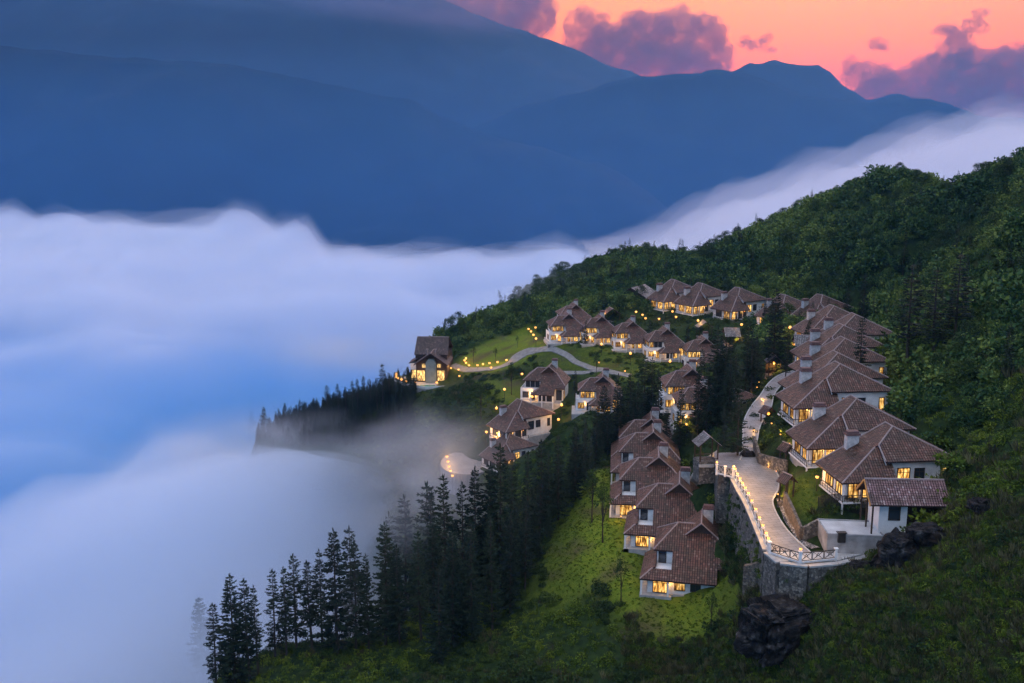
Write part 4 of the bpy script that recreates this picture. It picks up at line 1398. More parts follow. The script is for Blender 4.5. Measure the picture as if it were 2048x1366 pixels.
# ------------------------------------------------------------------ white railings with dark crossed panels
M_WHITE = mat_noise("white_painted_concrete", (0.62, 0.62, 0.60), (0.76, 0.75, 0.73), 2.0, 0.7)
M_IRON = mat_noise("dark_ironwork", (0.02, 0.018, 0.017), (0.04, 0.035, 0.03), 3.0, 0.5)
M_GLOW = None
def mat_glow(name, col, s):
    m, n, l, b = new_mat(name)
    b.inputs['Base Color'].default_value = (0.8, 0.6, 0.3, 1)
    b.inputs['Emission Color'].default_value = (*col, 1)
    b.inputs['Emission Strength'].default_value = s
    return m
M_GLOW = mat_glow("warm_lamp_glass", (1.0, 0.37, 0.05), 2.1)
M_GLOWW = mat_glow("pale_warm_lamp_glass", (1.0, 0.68, 0.32), 9.0)
LIGHTS = 0
def globe_mesh(name, r, mat):
    bm = bmesh.new(); bmesh.ops.create_icosphere(bm, subdivisions=2, radius=r)
    me = bpy.data.meshes.new(name); bm.to_mesh(me); bm.free()
    me.materials.append(mat)
    me.polygons.foreach_set("use_smooth", np.ones(len(me.polygons), dtype=bool))
    return me
LAMP_DATA = {}
def point(parent, loc, power, rad=0.15, col=(1.0, 0.50, 0.13)):
    k = (power, rad, col)
    if k not in LAMP_DATA:
        ld = bpy.data.lights.new("lamp_light", 'POINT')
        ld.energy = power; ld.shadow_soft_size = rad; ld.color = col
        LAMP_DATA[k] = ld
    o = bpy.data.objects.new("lamp_light", LAMP_DATA[k])
    COL.objects.link(o)
    o.parent = parent
    o.location = loc
def crossed_fence(pts, hgt, label, npan, postcap=True):
    """posts at pts; panels of crossed iron between"""
    root = empty("railing", pts[0])
    tag(root, label, "railing")
    b0 = Vector(pts[0])
    up = Vector((0, 0, 1))
    for p in pts:
        q = Vector(p) - b0
        m = MB(); m.box(q.x - .17, q.y - .17, q.z - .3, q.x + .17, q.y + .17, q.z + hgt + .12).box(q.x - .25, q.y - .25, q.z + hgt + .12, q.x + .25, q.y + .25, q.z + hgt + .24)
        m.build("post", M_WHITE, root)
    for a, b in zip(pts, pts[1:]):
        a, b = Vector(a) - b0, Vector(b) - b0
        k = MB(); k.bar(a + up * .02, b + up * .02, .3, .22); k.build("footing", M_WHITE, root)
        for i in range(npan):
            p, q = a.lerp(b, (i + .04) / npan), a.lerp(b, (i + .96) / npan)
            lo, hi = up * .22, up * (hgt - .02)
            m = MB()
            m.bar(p + hi, q + hi, .09); m.bar(p + lo, q + lo, .07)
            m.bar(p + lo, p + hi, .07); m.bar(q + lo, q + hi, .07)
            m.bar(p + lo, q + hi, .06); m.bar(p + hi, q + lo, .06)
            mid = (p + q) / 2
            m.bar(mid + up * .5 + (p - q) * .22, mid + up * (hgt - .2), .05); m.bar(mid + up * .5 + (q - p) * .22, mid + up * (hgt - .2), .05)
            m.build("panel", M_IRON, root)
    return root
PL = [pz(*p, -54.45) for p in ((1539, 1105), (1562, 1121), (1600, 1125), (1636, 1124), (1671, 1118))]
crossed_fence([PL[0], PL[2], PL[4]], 1.35, "white-posted railing with dark crossed panels at the end of the road", 3)
LR = [RL[i] + Vector((-.15, 0, .1)) for i in range(0, 24, 2)]
crossed_fence(LR, 1.1, "long railing with lamps along the left edge of the road", 1)
crossed_fence([pz(1433, 946, -53.95), pz(1450, 950, -53.95), pz(1466, 955, -53.95)], 1.35, "short crossed railing at the forecourt above the stream wall", 2)

def lamp(name, p, label, group, kind="post", power=60.0, hgt=1.0, rad=.16, light=True, gm=None):
    """a standing lamp: foot, post, cap and glowing glass"""
    root = empty(name, p)
    tag(root, label, "lamp", group)
    key = (kind, hgt, rad)
    if key not in lamp.cache:
        po = MB(); po.tube([(0, 0, -.4), (0, 0, hgt)], [.05 if hgt < 2 else .08, .04 if hgt < 2 else .05], 6)
        me1 = po.mesh("post", M_IRON)
        me2 = globe_mesh("lamp_glass", rad, gm or M_GLOW)
        cp_ = MB(); cp_.tube([(0, 0, hgt + rad * 1.7), (0, 0, hgt + rad * 2.2)], [rad * .9, .02], 8)
        me3 = cp_.mesh("cap", M_IRON)
        lamp.cache[key] = (me1, me2, me3)
    me1, me2, me3 = lamp.cache[key]
    mesh_obj("post", me1, None, root)
    g = mesh_obj("lamp_glass", me2, None, root, (0, 0, hgt + rad))
    mesh_obj("cap", me3, None, root)
    if light: point(root, (0, 0, hgt + rad * 2.2 + .3), power * (.55 if hgt < .3 else .8), .12)
    return root
lamp.cache = {}
ORD = ["first", "second", "third", "fourth", "fifth", "sixth", "seventh", "eighth", "ninth", "tenth", "eleventh", "twelfth", "thirteenth", "fourteenth", "fifteenth", "sixteenth", "seventeenth", "eighteenth", "nineteenth", "twentieth"]
RAILP = 560.0
for k, i in enumerate(range(0, 24, 2)):
    p = RL[i] + Vector((-.15, 0, 1.42))
    lamp("rail_lamp", p, "%s glowing lamp on the roadside railing, counted from the near end" % ORD[k], "lamps on the roadside railing", hgt=.12, rad=.2, power=RAILP)
lamp("rail_lamp", PL[2] + Vector((0, 0, 1.6)), "lamp on the middle post of the front railing", "lamps on the front railing", hgt=.12, rad=.2, power=RAILP)
lamp("rail_lamp", pz(1433, 946, -53.95) + Vector((0, 0, 1.6)), "lamp on the left post of the forecourt railing", "lamps on the forecourt railing", hgt=.12, rad=.2, power=RAILP)
lamp("rail_lamp", pz(1466, 955, -53.95) + Vector((0, 0, 1.6)), "lamp on the right post of the forecourt railing", "lamps on the forecourt railing", hgt=.12, rad=.2, power=RAILP)

# globes and lights added under the villa eaves, boosting the spill of lit windows
_pl = globe_mesh("window_spill_globe", .11, M_GLOW)
for i, (kd, rt) in enumerate(VROOTS):
    if i in (26,): continue
    spots = {'A': [(3.6, -.55, 2.15), (-.7, 3.6, 2.2)], 'B': [(5.2, -.5, 2.1), (2.9, 3.1, 2.5)], 'R': [(.75, 2.2, 2.5), (.75, 5.4, 2.5)]}[kd]
    for q in spots:
        mesh_obj("window_spill_globe", _pl, None, rt, q)
        point(rt, (q[0], q[1], q[2] - .35), 70 if i < 12 else 50, .08)
# garden and street lamps: (place of the glow, post height, light, label)
GL_ = [
    (1373, 852, 4.2, 300, "tall street lamp between the left row and the gazebo"),
    (1272, 626, 3.2, 260, "street lamp left of the middle under the back row"), (1345, 625, 3.2, 260, "street lamp under the second back-row villa"),
    (1396, 645, 3.2, 300, "street lamp below the largest back-row villa"), (1483, 652, 3.2, 260, "street lamp right of the largest back-row villa"),
    (1207, 631, 3.2, 220, "lamp beside the small hillside shelter"), (1203, 692, 3.2, 300, "lamp in front of the second middle-row villa"),
    (1261, 710, 3.2, 300, "lamp on the lawn before the third middle-row villa"), (1340, 725, 3.2, 340, "lamp on the lawn before the fourth middle-row villa"),
    (1072, 680, 2.4, 220, "nearest lamp of the string by the leftmost middle-row villa"), (1067, 672, 2.2, 120, "second lamp of the string by the leftmost middle-row villa"),
    (1062, 665, 2.2, 100, "third lamp of the string by the leftmost middle-row villa"), (1057, 660, 2.0, 60, "farthest lamp of the string by the leftmost middle-row villa"), (1071, 657, 2.2, 60, "small lamp above the string by the leftmost middle-row villa"),
    (1009, 782, 3.0, 300, "lone lamp on the dark slope left of the white villa"), (1064, 799, 2.6, 260, "lamp under the white villa on the lower lawn"),
    (1123, 814, 3.2, 380, "brightest lamp right of the wide lower villa"), (993, 821, 3.0, 300, "lamp above the chimney of the wide lower villa"), (1044, 751, 2.4, 160, "lamp at the left corner of the white villa"),
    (1117, 842, 2.0, 300, "broad low lantern at the right end of the wide lower villa"),
    (973, 870, 3.4, 120, "thin lamp post at the edge of the round terrace"), (996, 869, 2.4, 140, "lamp left of the wide lower villa's veranda"), (988, 881, 1.6, 120, "left one of the pair of low lamps by the lowest villa"), (995, 881, 1.6, 120, "right one of the pair of low lamps by the lowest villa"),
    (1580, 658, 3.2, 260, "lamp in front of the villa beyond the right-hand row"), (1634, 960, 2.0, 220, "lamp at the left corner of the nearest right-hand villa"),
    (1561, 872, .9, 60, "low garden light in the hedge above the bend"), (1543, 851, .9, 60, "low garden light near the second little gate roof"), (1568, 891, .9, 60, "low garden light left of the second right-hand villa"), (1578, 895, .9, 60, "low garden light under the second right-hand villa's terrace"),
    (1514, 893, .6, 90, "ground light at the inside kerb above the bend"), (1537, 935, .6, 90, "ground light at the foot of the rubble garden wall"), (1553, 946, .6, 90, "ground light in the cobbles at the bend"), (1556, 990, .6, 120, "ground light beside the near gate roof"),
    (1526, 800, .6, 60, "ground light at the road edge by the far bend"), (1508, 862, .6, 60, "ground light on the right kerb halfway up"), (1591, 790, .8, 60, "garden light beneath the third right-hand villa"), (1598, 905, .8, 80, "garden light at the terrace of the second right-hand villa"),
    (1391, 927, .5, 60, "upper light on the garden steps"), (1402, 933, .5, 60, "light on the right side of the garden steps"), (1396, 945, .5, 60, "lower light on the garden steps"), (1416, 918, .8, 80, "small light under the gazebo"),
    (1518, 765, .8, 60, "low light at the grass verge by the lit gazebo"), (1514, 776, .8, 60, "second low light at the grass verge by the lit gazebo"), (1610, 690, 1.6, 200, "lamp by the pavilion left of the right-hand row"), (1588, 693, 1.6, 160, "lamp at the left end of the pavilion by the right-hand row"),
    (1242, 1034, 1.0, 160, "lawn light at the corner of the second left-row villa"), (1305, 668, 2.0, 80, "small lamp in the shrubs behind the middle row"), (1318, 640, 2.0, 80, "small lamp among shrubs below the back row"), (1285, 632, 2.0, 60, "first tiny lamp in the shrubs under the back row"), (1291, 640, 2.0, 60, "second tiny lamp in the shrubs under the back row"), (1352, 637, 2.0, 80, "tiny lamp on the terrace of the second back-row villa"),
    (1250, 745, 1.0, 80, "small path light above the dark conifers"), (1198, 727, 1.0, 60, "small light on the path past the middle lawn"), (1454, 790, 1.2, 120, "garden light between the tall central conifers"), (1497, 795, .8, 60, "low light beside the roof among the conifers"),
]
for px, py, hg, pw, lab in GL_:
    # foot of the post: the glow sits hg above the ground
    lo = None
    x, k = ray(px, py)
    Y = 90.0
    while Y < 500:
        if ZC + k * Y - hg < h(x * Y, Y):
            lo = Vector((x * Y, Y, h(x * Y, Y))); break
        Y += .5
    if lo is None: continue
    far = lo.y > 240
    lamp("garden_lamp" if hg < 2.1 else "street_lamp", lo, lab, "warm lamps about the resort", hgt=hg, rad=(.38 if hg > 1.5 else .25) if far else (.26 if hg > 1.5 else .14), power=pw * 2.2)
# lamps strung along the headland drive and around the lodge
HL = [(932, 719), (929, 723), (932, 728), (938, 733), (955, 733), (966, 731), (979, 729), (982, 738), (995, 727), (1013, 723)]
for k, (px, py) in enumerate(HL):
    g = ground(px, py + 4)
    lamp("garden_lamp", g, "%s lamp along the headland drive, counted from the lodge" % ORD[k], "lamps along the headland drive", hgt=.8, rad=.36, power=240)
PLZ = [(894, 916), (896, 926), (898, 936), (901, 945), (905, 955)]
for k, (px, py) in enumerate(PLZ):
    p = pz(px, py + 5, -83.0)
    lamp("garden_lamp", p, "%s lamp on the rim of the round terrace, counted from the top" % ORD[k], "lamps on the rim of the round terrace", hgt=.8, rad=.36, power=420)

# ------------------------------------------------------------------ small tiled outbuilding and concrete terrace on the right
def simple_part(root, name, mb, mat, parent=None, **kw):
    return mb.build(name, mat, parent or root, **kw)
ob = at(1738, 958, 133.0)          # left end of the ridge
root = empty("outbuilding", (ob.x, ob.y, ob.z - 5.6), R(-3))
tag(root, "small white outbuilding with a bright tiled roof in front of the nearest right-hand villa", "outbuilding")
sl = MB(); ti = MB()
pa = [(-.6, -3.4, 3.0), (10.2, -3.4, 3.0), (10.2, 0, 5.6), (-.6, 0, 5.6)]
pb = [(-.6, 0, 5.6), (10.2, 0, 5.6), (10.2, 3.4, 3.0), (-.6, 3.4, 3.0)]
for q in (pa, pb): sl.prism(q, (0, 0, -.16)); tile_plane(ti, q, .34, .40)
rf = sl.build("roof", M_SLAB, root)
M_TILE2 = M_TILE.copy(); M_TILE2.name = "newer_roof_tile"
for nd in M_TILE2.node_tree.nodes:
    if nd.type == 'VALTORGB': set_ramp(nd, [(0.0, (0.18, 0.085, 0.08)), (0.45, (0.29, 0.15, 0.145)), (0.8, (0.38, 0.21, 0.20)), (1.0, (0.50, 0.36, 0.34))])
o = ti.build("roof_tiles", M_TILE2, rf, color=True); o["kind"] = "stuff"
c = MB(); c.tube([(-.6, 0, 5.68), (10.2, 0, 5.68)], .13, 6); c.build("ridge_cap", M_CAP, rf)
b_ = MB(); b_.bar((-.65, -3.4, 2.9), (-.65, 0, 5.5), .12, .3); b_.bar((-.65, 3.4, 2.9), (-.65, 0, 5.5), .12, .3); b_.build("verge_board", mat_noise("amber_verge_board", (0.35, 0.17, 0.05), (0.45, 0.22, 0.07), 2, 0.7), rf)
w = MB(); w.box(1.0, -2.2, -2, 4.8, 2.6, 2.95); w.build("wall", M_WALL, root)
w = MB(); w.box(4.82, -1.2, -2, 9.8, 2.6, 2.95); w.build("store_wall", M_TIMBER, root)
for x, y in ((0, -2.6), (0, 0), (0, 2.6), (9.7, -2.6)):
    p = MB(); p.bar((x, y, -1.5), (x, y, 3.6 if y else 5.2), .2); p.build("post", M_TIMBER, root)
H_ = House(); H_.window((2.3, -2.2, .5), (1, 0, 0), (0, -1, 0), 1.5, 2.0, 1, lit=False); H_.make(False)
_o = mesh_obj("window", H_.me[0], None, root); mesh_obj("frame", H_.me[1], None, _o)

tz = -52.0
corners = [pz(1636, 1040, tz), pz(1742, 1044, tz), pz(1768, 1074, tz), pz(1655, 1069, tz)]
root = empty("concrete_terrace", (corners[3].x, corners[3].y, corners[3].z - 2.6))
tag(root, "flat-topped raw concrete terrace in front of the outbuilding", "terrace")
b0 = Vector(root.location)
M_CONC = mat_noise("stained_concrete", (0.20, 0.19, 0.18), (0.42, 0.41, 0.40), 0.7, 0.85, bump=0.3, detail=8)
M_CONCT = mat_noise("pale_screed", (0.42, 0.41, 0.40), (0.60, 0.59, 0.57), 0.5, 0.8, detail=7)
q = MB(); q.prism([p - b0 for p in corners][::-1], (0, 0, -3.6)); q.build("body", M_CONC, root)
q = MB(); q.prism([(p - b0) + Vector((0, 0, .06)) for p in corners][::-1], (0, 0, -.05)); q.build("deck", M_CONCT, root)
q = MB()
for a, b in zip(corners, corners[1:] + corners[:1]):
    q.bar(a - b0 + Vector((0, 0, .1)), b - b0 + Vector((0, 0, .1)), .22, .2)
q.build("edge", M_CONC, root)
q = MB(); c = (corners[3] * .75 + corners[2] * .25) - b0; q.box(c.x - .5, c.y - .3, c.z - 1.0, c.x + .5, c.y + .3, c.z + .35).box(c.x - .65, c.y - .4, c.z + .35, c.x + .65, c.y + .4, c.z + .45); q.build("spout", M_IRON, root)
# dark fence behind the terrace
fa, fb = ground(1636, 1022), ground(1730, 1030)
root = empty("fence", fa); tag(root, "dark slatted fence behind the concrete terrace", "fence")
nsl = 34
sl = MB(); sl.box(-.06, -.03, -.6, .06, .03, 2.3)
sm = sl.mesh("slat", M_IRON)
for i in range(nsl + 1):
    p = fa.lerp(fb, i / nsl)
    o = mesh_obj("slat", sm, None, root, p - fa); o.location.z = h(p.x, p.y) - fa.z
rl = MB(); rl.bar((0, .06, 1.9), (fb - fa) + Vector((0, .06, 1.9)), .08); rl.build("rail", M_IRON, root)

# ------------------------------------------------------------------ gazebos and little gate roofs
def gazebo(name, base, w, d, hp, hr, mat_roof, label, lit=0.0, rz=0, cat="gazebo", tiled=True, back=False):
    root = empty(name, base, rz)
    tag(root, label, cat)
    sl, ti = MB(), MB()
    for sgn in (-1, 1):
        q = [(0, -d / 2 - .4, hr), (sgn * (w / 2 + .5), -d / 2 - .4, hp - .35), (sgn * (w / 2 + .5), d / 2 + .4, hp - .35), (0, d / 2 + .4, hr)]
        sl.prism(q, (0, 0, -.12))
        tile_plane(ti, q)
    rf = sl.build("roof", M_SLAB, root)
    o = ti.build("roof_tiles", mat_roof, rf, color=True); o["kind"] = "stuff"
    c = MB(); c.tube([(0, -d / 2 - .4, hr + .06), (0, d / 2 + .4, hr + .06)], .1, 6); c.build("ridge_cap", M_CAP, rf)
    for sx in (-1, 1):
        for sy in (-1, 1):
            p = MB(); p.bar((sx * w / 2, sy * d / 2, -1.2), (sx * w / 2, sy * d / 2, hp), .2); p.build("post", M_TIMBER, root)
    p = MB(); p.box(-w / 2 - .2, -d / 2 - .2, -4.0, w / 2 + .2, d / 2 + .2, -.03); p.build("floor", M_STONE, root)
    if back:
        p = MB(); p.box(-w / 2, d / 2 - .1, 0, w / 2, d / 2, hp - .3); p.build("back_wall", M_TIMBER, root)
    p = MB(); p.bar((-w / 2, -d / 2, .5), (w / 2, -d / 2, .5), .08); p.bar((-w / 2, d / 2 - .2, .5), (w / 2, d / 2 - .2, .5), .3, .08); p.build("bench", M_TIMBER, root)
    if lit:
        g = mesh_obj("lamp_glass", globe_mesh("lamp_glass", .3, M_GLOW), None, root, (0, -d * .2, hp - .5))
        point(root, (0, -d * .2 - .5, hp - 1.1), lit, .15)
    return root
M_TGREY = M_TILE.copy(); M_TGREY.name = "grey_slate_tile"
for nd in M_TGREY.node_tree.nodes:
    if nd.type == 'VALTORGB': set_ramp(nd, [(0.0, (0.12, 0.115, 0.115)), (0.5, (0.22, 0.21, 0.21)), (1.0, (0.36, 0.35, 0.34))])
    if nd.type == 'HUE_SAT': nd.inputs['Saturation'].default_value = 0.7
gb = pz(1412, 918, -54.2)
gazebo("gazebo", gb, 3.2, 3.0, 3.2, 4.6, M_TGREY, "open gazebo with a grey gabled roof by the forecourt", rz=R(8))
gazebo("gazebo", Vector(ground(1546, 748)), 2.8, 2.6, 3.4, 4.8, M_TGREY, "lit timber gazebo at the top of the road", lit=700, back=True)
gazebo("gazebo", Vector(ground(1222, 641)), 5.0, 4.0, 2.8, 4.4, M_TILE, "small hillside shelter between the middle and back rows", rz=R(10))
gazebo("gazebo", Vector(ground(1408, 672)), 4.0, 3.5, 3.4, 4.8, M_TGREY, "grey-roofed shelter between rightmost middle-row villa and the trees", rz=R(5))
gazebo("gate_roof", Vector(ground(1572, 1003)), 1.5, 1.4, 3.6, 4.5, M_TILE, "nearest little gate roof on posts beside the road", cat="gate", rz=R(25))
gazebo("gate_roof", Vector(ground(1572, 925)), 1.5, 1.4, 2.6, 3.4, M_TILE, "middle little gate roof above the rubble garden wall", cat="gate", rz=R(25))
gazebo("gate_roof", Vector(ground(1534, 843)), 1.8, 1.5, 2.2, 3.1, M_TILE, "far little gate roof beside the upper road", lit=90, cat="gate", rz=R(25))
# long lit pavilion and grey shed at the back
pv = Vector(ground(1606, 712))
gazebo("pavilion", pv, 7.0, 4.0, 3.4, 5.0, M_TGREY, "lit open pavilion left of the right-hand row", lit=900, rz=R(80), back=False, cat="pavilion")
pv = Vector(ground(1462, 688))
gazebo("pavilion", pv, 8.0, 4.0, 3.4, 5.0, M_TGREY, "lit pavilion below the largest back-row villa, behind conifers", lit=900, rz=R(85), cat="pavilion")
sh = at(1276, 572, 360)
root = empty("shed", (sh.x, sh.y, sh.z - 8), R(-32)); tag(root, "shed with a plain grey sloping roof left of the back row", "shed")
sl, ti = MB(), MB()
for q in ([(0, -6, 8), (7.5, -6, 4.0), (7.5, 6, 4.0), (0, 6, 8)], [(0, -6, 8), (0, 6, 8), (-9, 6, 2.6), (-9, -6, 2.6)]):
    sl.prism(q, (0, 0, -.2)); tile_plane(ti, q, .6, .7)
rf = sl.build("roof", M_SLAB, root); o = ti.build("roof_tiles", M_TGREY, rf, color=True); o["kind"] = "stuff"
q = MB(); q.prism([(-8, -5.5, -1), (-8, -5.5, 2.8), (0, -5.5, 7.6), (7, -5.5, 4), (7, -5.5, -1)], (0, 11, 0)); q.build("wall", M_TIMBER, root)

# ------------------------------------------------------------------ lodge on the headland
lb = at(862, 758, 330)
root = empty("lodge", lb, R(-4))
tag(root, "tall brown-roofed lodge with a grey chimney block on the headland above the cloud", "lodge")
sl, ti = MB(), MB()
lp = [[(-5.8, 8, 13.0), (5.2, 8, 13.0), (5.8, 1, 8.2), (-5.8, 1, 8.2)], [(-5.8, 8, 13.0), (-5.8, 15, 8.2), (5.8, 15, 8.2), (5.2, 8, 13.0)],
      [(.6, -4.2, 9.6), (6.4, -4.2, 5.6), (6.4, 9, 5.6), (.6, 9, 9.6)], [(.6, -4.2, 9.6), (.6, 9, 9.6), (-5.2, 9, 5.6), (-5.2, -4.2, 5.6)],
      [(-7.2, -1, 5.6), (-4.6, -1, 7.0), (-4.6, 5, 7.0), (-7.2, 5, 5.6)]]
for q in lp: sl.prism(q, (0, 0, -.2)); tile_plane(ti, q, .5, .55)
rf = sl.build("roof", M_SLAB, root)
M_TILED = M_TILE.copy(); M_TILED.name = "dark_lodge_tile"
for nd in M_TILED.node_tree.nodes:
    if nd.type == 'VALTORGB': set_ramp(nd, [(0.0, (0.05, 0.032, 0.028)), (0.5, (0.10, 0.06, 0.052)), (1.0, (0.17, 0.11, 0.095))])
o = ti.build("roof_tiles", M_TILED, rf, color=True); o["kind"] = "stuff"
for a, b in (((-5.8, 8, 13.05), (5.2, 8, 13.05)), ((.6, -4.2, 9.65), (.6, 9, 9.65))):
    c = MB(); c.tube([a, b], .14, 6); c.build("ridge_cap", M_CAP, rf)
w = MB(); w.box(-4.6, -2.6, -3, 5.8, 14, 5.6); w.prism([(-4.6, -2.6, 5.6), (5.8, -2.6, 5.6), (.6, -2.6, 9.2)], (0, .2, 0)); w.box(-5.4, 1.2, 5.5, 5.4, 14.6, 8.1); w.build("wall", M_TIMBER, root)
w = MB(); w.box(-6.8, -.5, -3, -4.65, 4.6, 5.5); w.build("annex_wall", M_WALL, root)
c = MB(); c.prism([(-1.1, -4.4, -3), (2.3, -4.4, -3), (2.3, -4.4, 6.4), (1.5, -4.4, 7.6), (-.3, -4.4, 7.6), (-1.1, -4.4, 6.4)], (0, 1.75, 0))
ck = c.build("chimney", mat_noise("grey_green_render", (0.15, 0.19, 0.19), (0.21, 0.25, 0.25), 0.8, 0.85, bump=.2), root)
for x in (-.8, 2.0):
    c = MB(); c.tube([(x, -2.2, 7.0), (x, -2.2, 10.6)], .22, 8).box(x - .4, -2.6, 10.6, x + .4, -1.8, 10.8); c.build("flue", M_CAP, ck)
H_ = House()
for x, z, ww, hh in ((-4.2, 0, 2.6, 3.6), (2.6, 0, 2.4, 3.6), (-2.6, 4.4, 1.4, 1.5), (2.5, 4.4, 1.4, 1.5)):
    H_.window((x, -2.6, z), (1, 0, 0), (0, -1, 0), ww, hh, 3, mat=M_LITFAR)
H_.window((-6.7, -.5, .2), (1, 0, 0), (0, -1, 0), 1.8, 3.0, 2, mat=M_LITFAR)
H_.window((-6.8, .3, .2), (0, 1, 0), (-1, 0, 0), 3.0, 3.0, 3, mat=M_LITFAR)
H_.make(False)
_k = []
for (nm, mb, mt, pr, kw), me_ in zip(H_.parts, H_.me):
    _k.append(mesh_obj(nm, me_, None, root if pr is None else _k[pr]))
point(root, (-8.2, 0, 2.2), 500, .4); point(root, (-3, -4.5, 2.0), 250, .4); point(root, (4.4, -4.2, 2.0), 200, .4)
# its terrace with the pool
tp = [Vector(p) for p in ((-13, 4, -.4), (-12, -3, -.4), (-7, -9, -.4), (0, -13, -.4), (9, -11, -.4), (9.5, -2, -.4), (6, 2, -.4), (-7, 6, -.4))]
Mw = Matrix.Translation(lb) @ Matrix.Rotation(R(-4), 4, 'Z')
root = empty("lodge_terrace", lb, R(-4)); tag(root, "paved terrace with a green pool in front of the lodge", "terrace")
q = MB(); q.prism([Vector(p) for p in tp], (0, 0, -5)); q.build("paving", M_BASE, root)
q = MB(); q.prism([(-4.5, -10.2, -.3), (-.5, -11.6, -.3), (3.5, -10.6, -.3), (2.5, -7.6, -.3), (-3.5, -7.6, -.3)], (0, 0, -.06))
mp, n_, l_, b_ = new_mat("pool_water"); b_.inputs['Base Color'].default_value = (0.02, 0.22, 0.14, 1); b_.inputs['Roughness'].default_value = 0.05
q.build("pool", mp, root)
q = MB()
for a, b in zip(tp[:5], tp[1:5]): q.bar(a + Vector((0, 0, .45)), b + Vector((0, 0, .45)), .12, .9)
q.build("parapet", M_WHITE, root)
for k, t in enumerate([(-12.9, 3.4), (-12.6, 1.0), (-12.2, -1.6), (-11.2, -3.6), (-9.6, -5.6), (-7.6, -7.8)]):
    lamp("garden_lamp", Mw @ Vector((t[0] + .5, t[1], -.3)), "%s lamp on the lodge terrace rim, counted from the back" % ORD[k], "lamps on the lodge terrace rim", hgt=.9, rad=.4, power=240)
for k, t in enumerate([(-4.2, -7.2), (3.0, -7.2)]):
    lamp("garden_lamp", Mw @ Vector((t[0], t[1], -.3)), "low lamp at the %s end of the lodge pool" % ("left", "right")[k], "lamps at the lodge pool", hgt=.5, rad=.36, power=350)
for k, (px, py) in enumerate([(902, 738), (917, 741), (919, 754)]):
    lamp("garden_lamp", Vector(ground(px, py + 5)), ("lamp at the right corner of the lodge", "upper lamp on the slope right of the lodge", "lower lamp on the slope right of the lodge")[k], "lamps on the slope by the lodge", hgt=.9, rad=.32, power=300)
# ------------------------------------------------------------------ vegetation
def mat_leaf(name, c1, c2, c3, rough=0.7, patches=0.0, rand=0.3):
    m, n, l, b = new_mat(name)
    a = n.new('ShaderNodeAttribute'); a.attribute_name = "tint"
    cr = n.new('ShaderNodeValToRGB'); set_ramp(cr, [(0.0, c1), (0.5, c2), (1.0, c3)])
    oi = n.new('ShaderNodeObjectInfo')
    # each plant is a little lighter or yellower than the next
    ma = n.new('ShaderNodeMapRange'); ma.inputs[3].default_value = -0.5 * rand - 0.1; ma.inputs[4].default_value = rand
    l.new(oi.outputs['Random'], ma.inputs[0])
    ad = n.new('ShaderNodeMath'); ad.operation = 'ADD'; ad.use_clamp = True
    l.new(a.outputs['Fac'], ad.inputs[0]); l.new(ma.outputs[0], ad.inputs[1])
    last = ad.outputs[0]
    if patches:      # stands of lighter and darker species across the hill
        pn = n.new('ShaderNodeTexNoise'); pn.inputs['Scale'].default_value = 0.028; pn.inputs['Detail'].default_value = 3
        l.new(oi.outputs['Location'], pn.inputs['Vector'])
        pr = n.new('ShaderNodeMapRange'); pr.inputs[1].default_value = .35; pr.inputs[2].default_value = .65
        pr.inputs[3].default_value = -patches; pr.inputs[4].default_value = patches
        l.new(pn.outputs[0], pr.inputs[0])
        a2 = n.new('ShaderNodeMath'); a2.operation = 'ADD'; a2.use_clamp = True
        l.new(last, a2.inputs[0]); l.new(pr.outputs[0], a2.inputs[1])
        last = a2.outputs[0]
    l.new(last, cr.inputs[0])
    l.new(cr.outputs[0], b.inputs['Base Color'])
    b.inputs['Roughness'].default_value = rough
    b.inputs['Specular IOR Level'].default_value = 0.15
    return m
M_NEEDLE = mat_leaf("conifer_needles", (0.008, 0.018, 0.012), (0.018, 0.034, 0.018), (0.040, 0.060, 0.026), rand=.25)
M_BARK = mat_noise("bark", (0.035, 0.026, 0.02), (0.075, 0.06, 0.045), 4.0, 0.95, bump=.5)
M_BARKP = mat_noise("pale_bark", (0.10, 0.09, 0.075), (0.20, 0.18, 0.15), 4.0, 0.95, bump=.5)
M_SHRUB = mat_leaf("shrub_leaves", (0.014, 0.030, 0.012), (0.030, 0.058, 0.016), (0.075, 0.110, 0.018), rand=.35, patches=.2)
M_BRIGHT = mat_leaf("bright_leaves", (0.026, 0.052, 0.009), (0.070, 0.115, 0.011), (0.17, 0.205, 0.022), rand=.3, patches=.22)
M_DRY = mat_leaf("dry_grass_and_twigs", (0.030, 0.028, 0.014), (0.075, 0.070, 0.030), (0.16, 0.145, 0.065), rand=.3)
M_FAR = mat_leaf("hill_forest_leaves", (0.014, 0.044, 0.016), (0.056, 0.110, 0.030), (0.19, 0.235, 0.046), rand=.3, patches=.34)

class LB:
    """leaf triangles and quads gathered as arrays"""
    def __init__(self): self.v, self.f, self.c = [], [], []
    def leaf(self, p, d, up, L, w, col):
        d = d.normalized()
        s = d.cross(up)
        if s.length < 1e-3: s = d.cross(Vector((1, 0, 0)))
        s.normalize()
        n = len(self.v)
        self.v += [p - s * w * .25, p + d * L * .45 + s * w * .5, p + d * L, p + d * L * .45 - s * w * .5]
        self.f.append((n, n + 1, n + 2, n + 3)); self.c.append(col)
    def mesh(self, name, mat):
        me = bpy.data.meshes.new(name)
        me.from_pydata([tuple(p) for p in self.v], [], self.f)
        ca = me.attributes.new("tint", 'FLOAT', 'FACE')
        ca.data.foreach_set("value", np.array(self.c, dtype=np.float32))
        me.materials.append(mat)
        return me
def rv(r):
    while True:
        v = Vector((r.uniform(-1, 1), r.uniform(-1, 1), r.uniform(-1, 1)))
        if 0.05 < v.length < 1: return v.normalized()

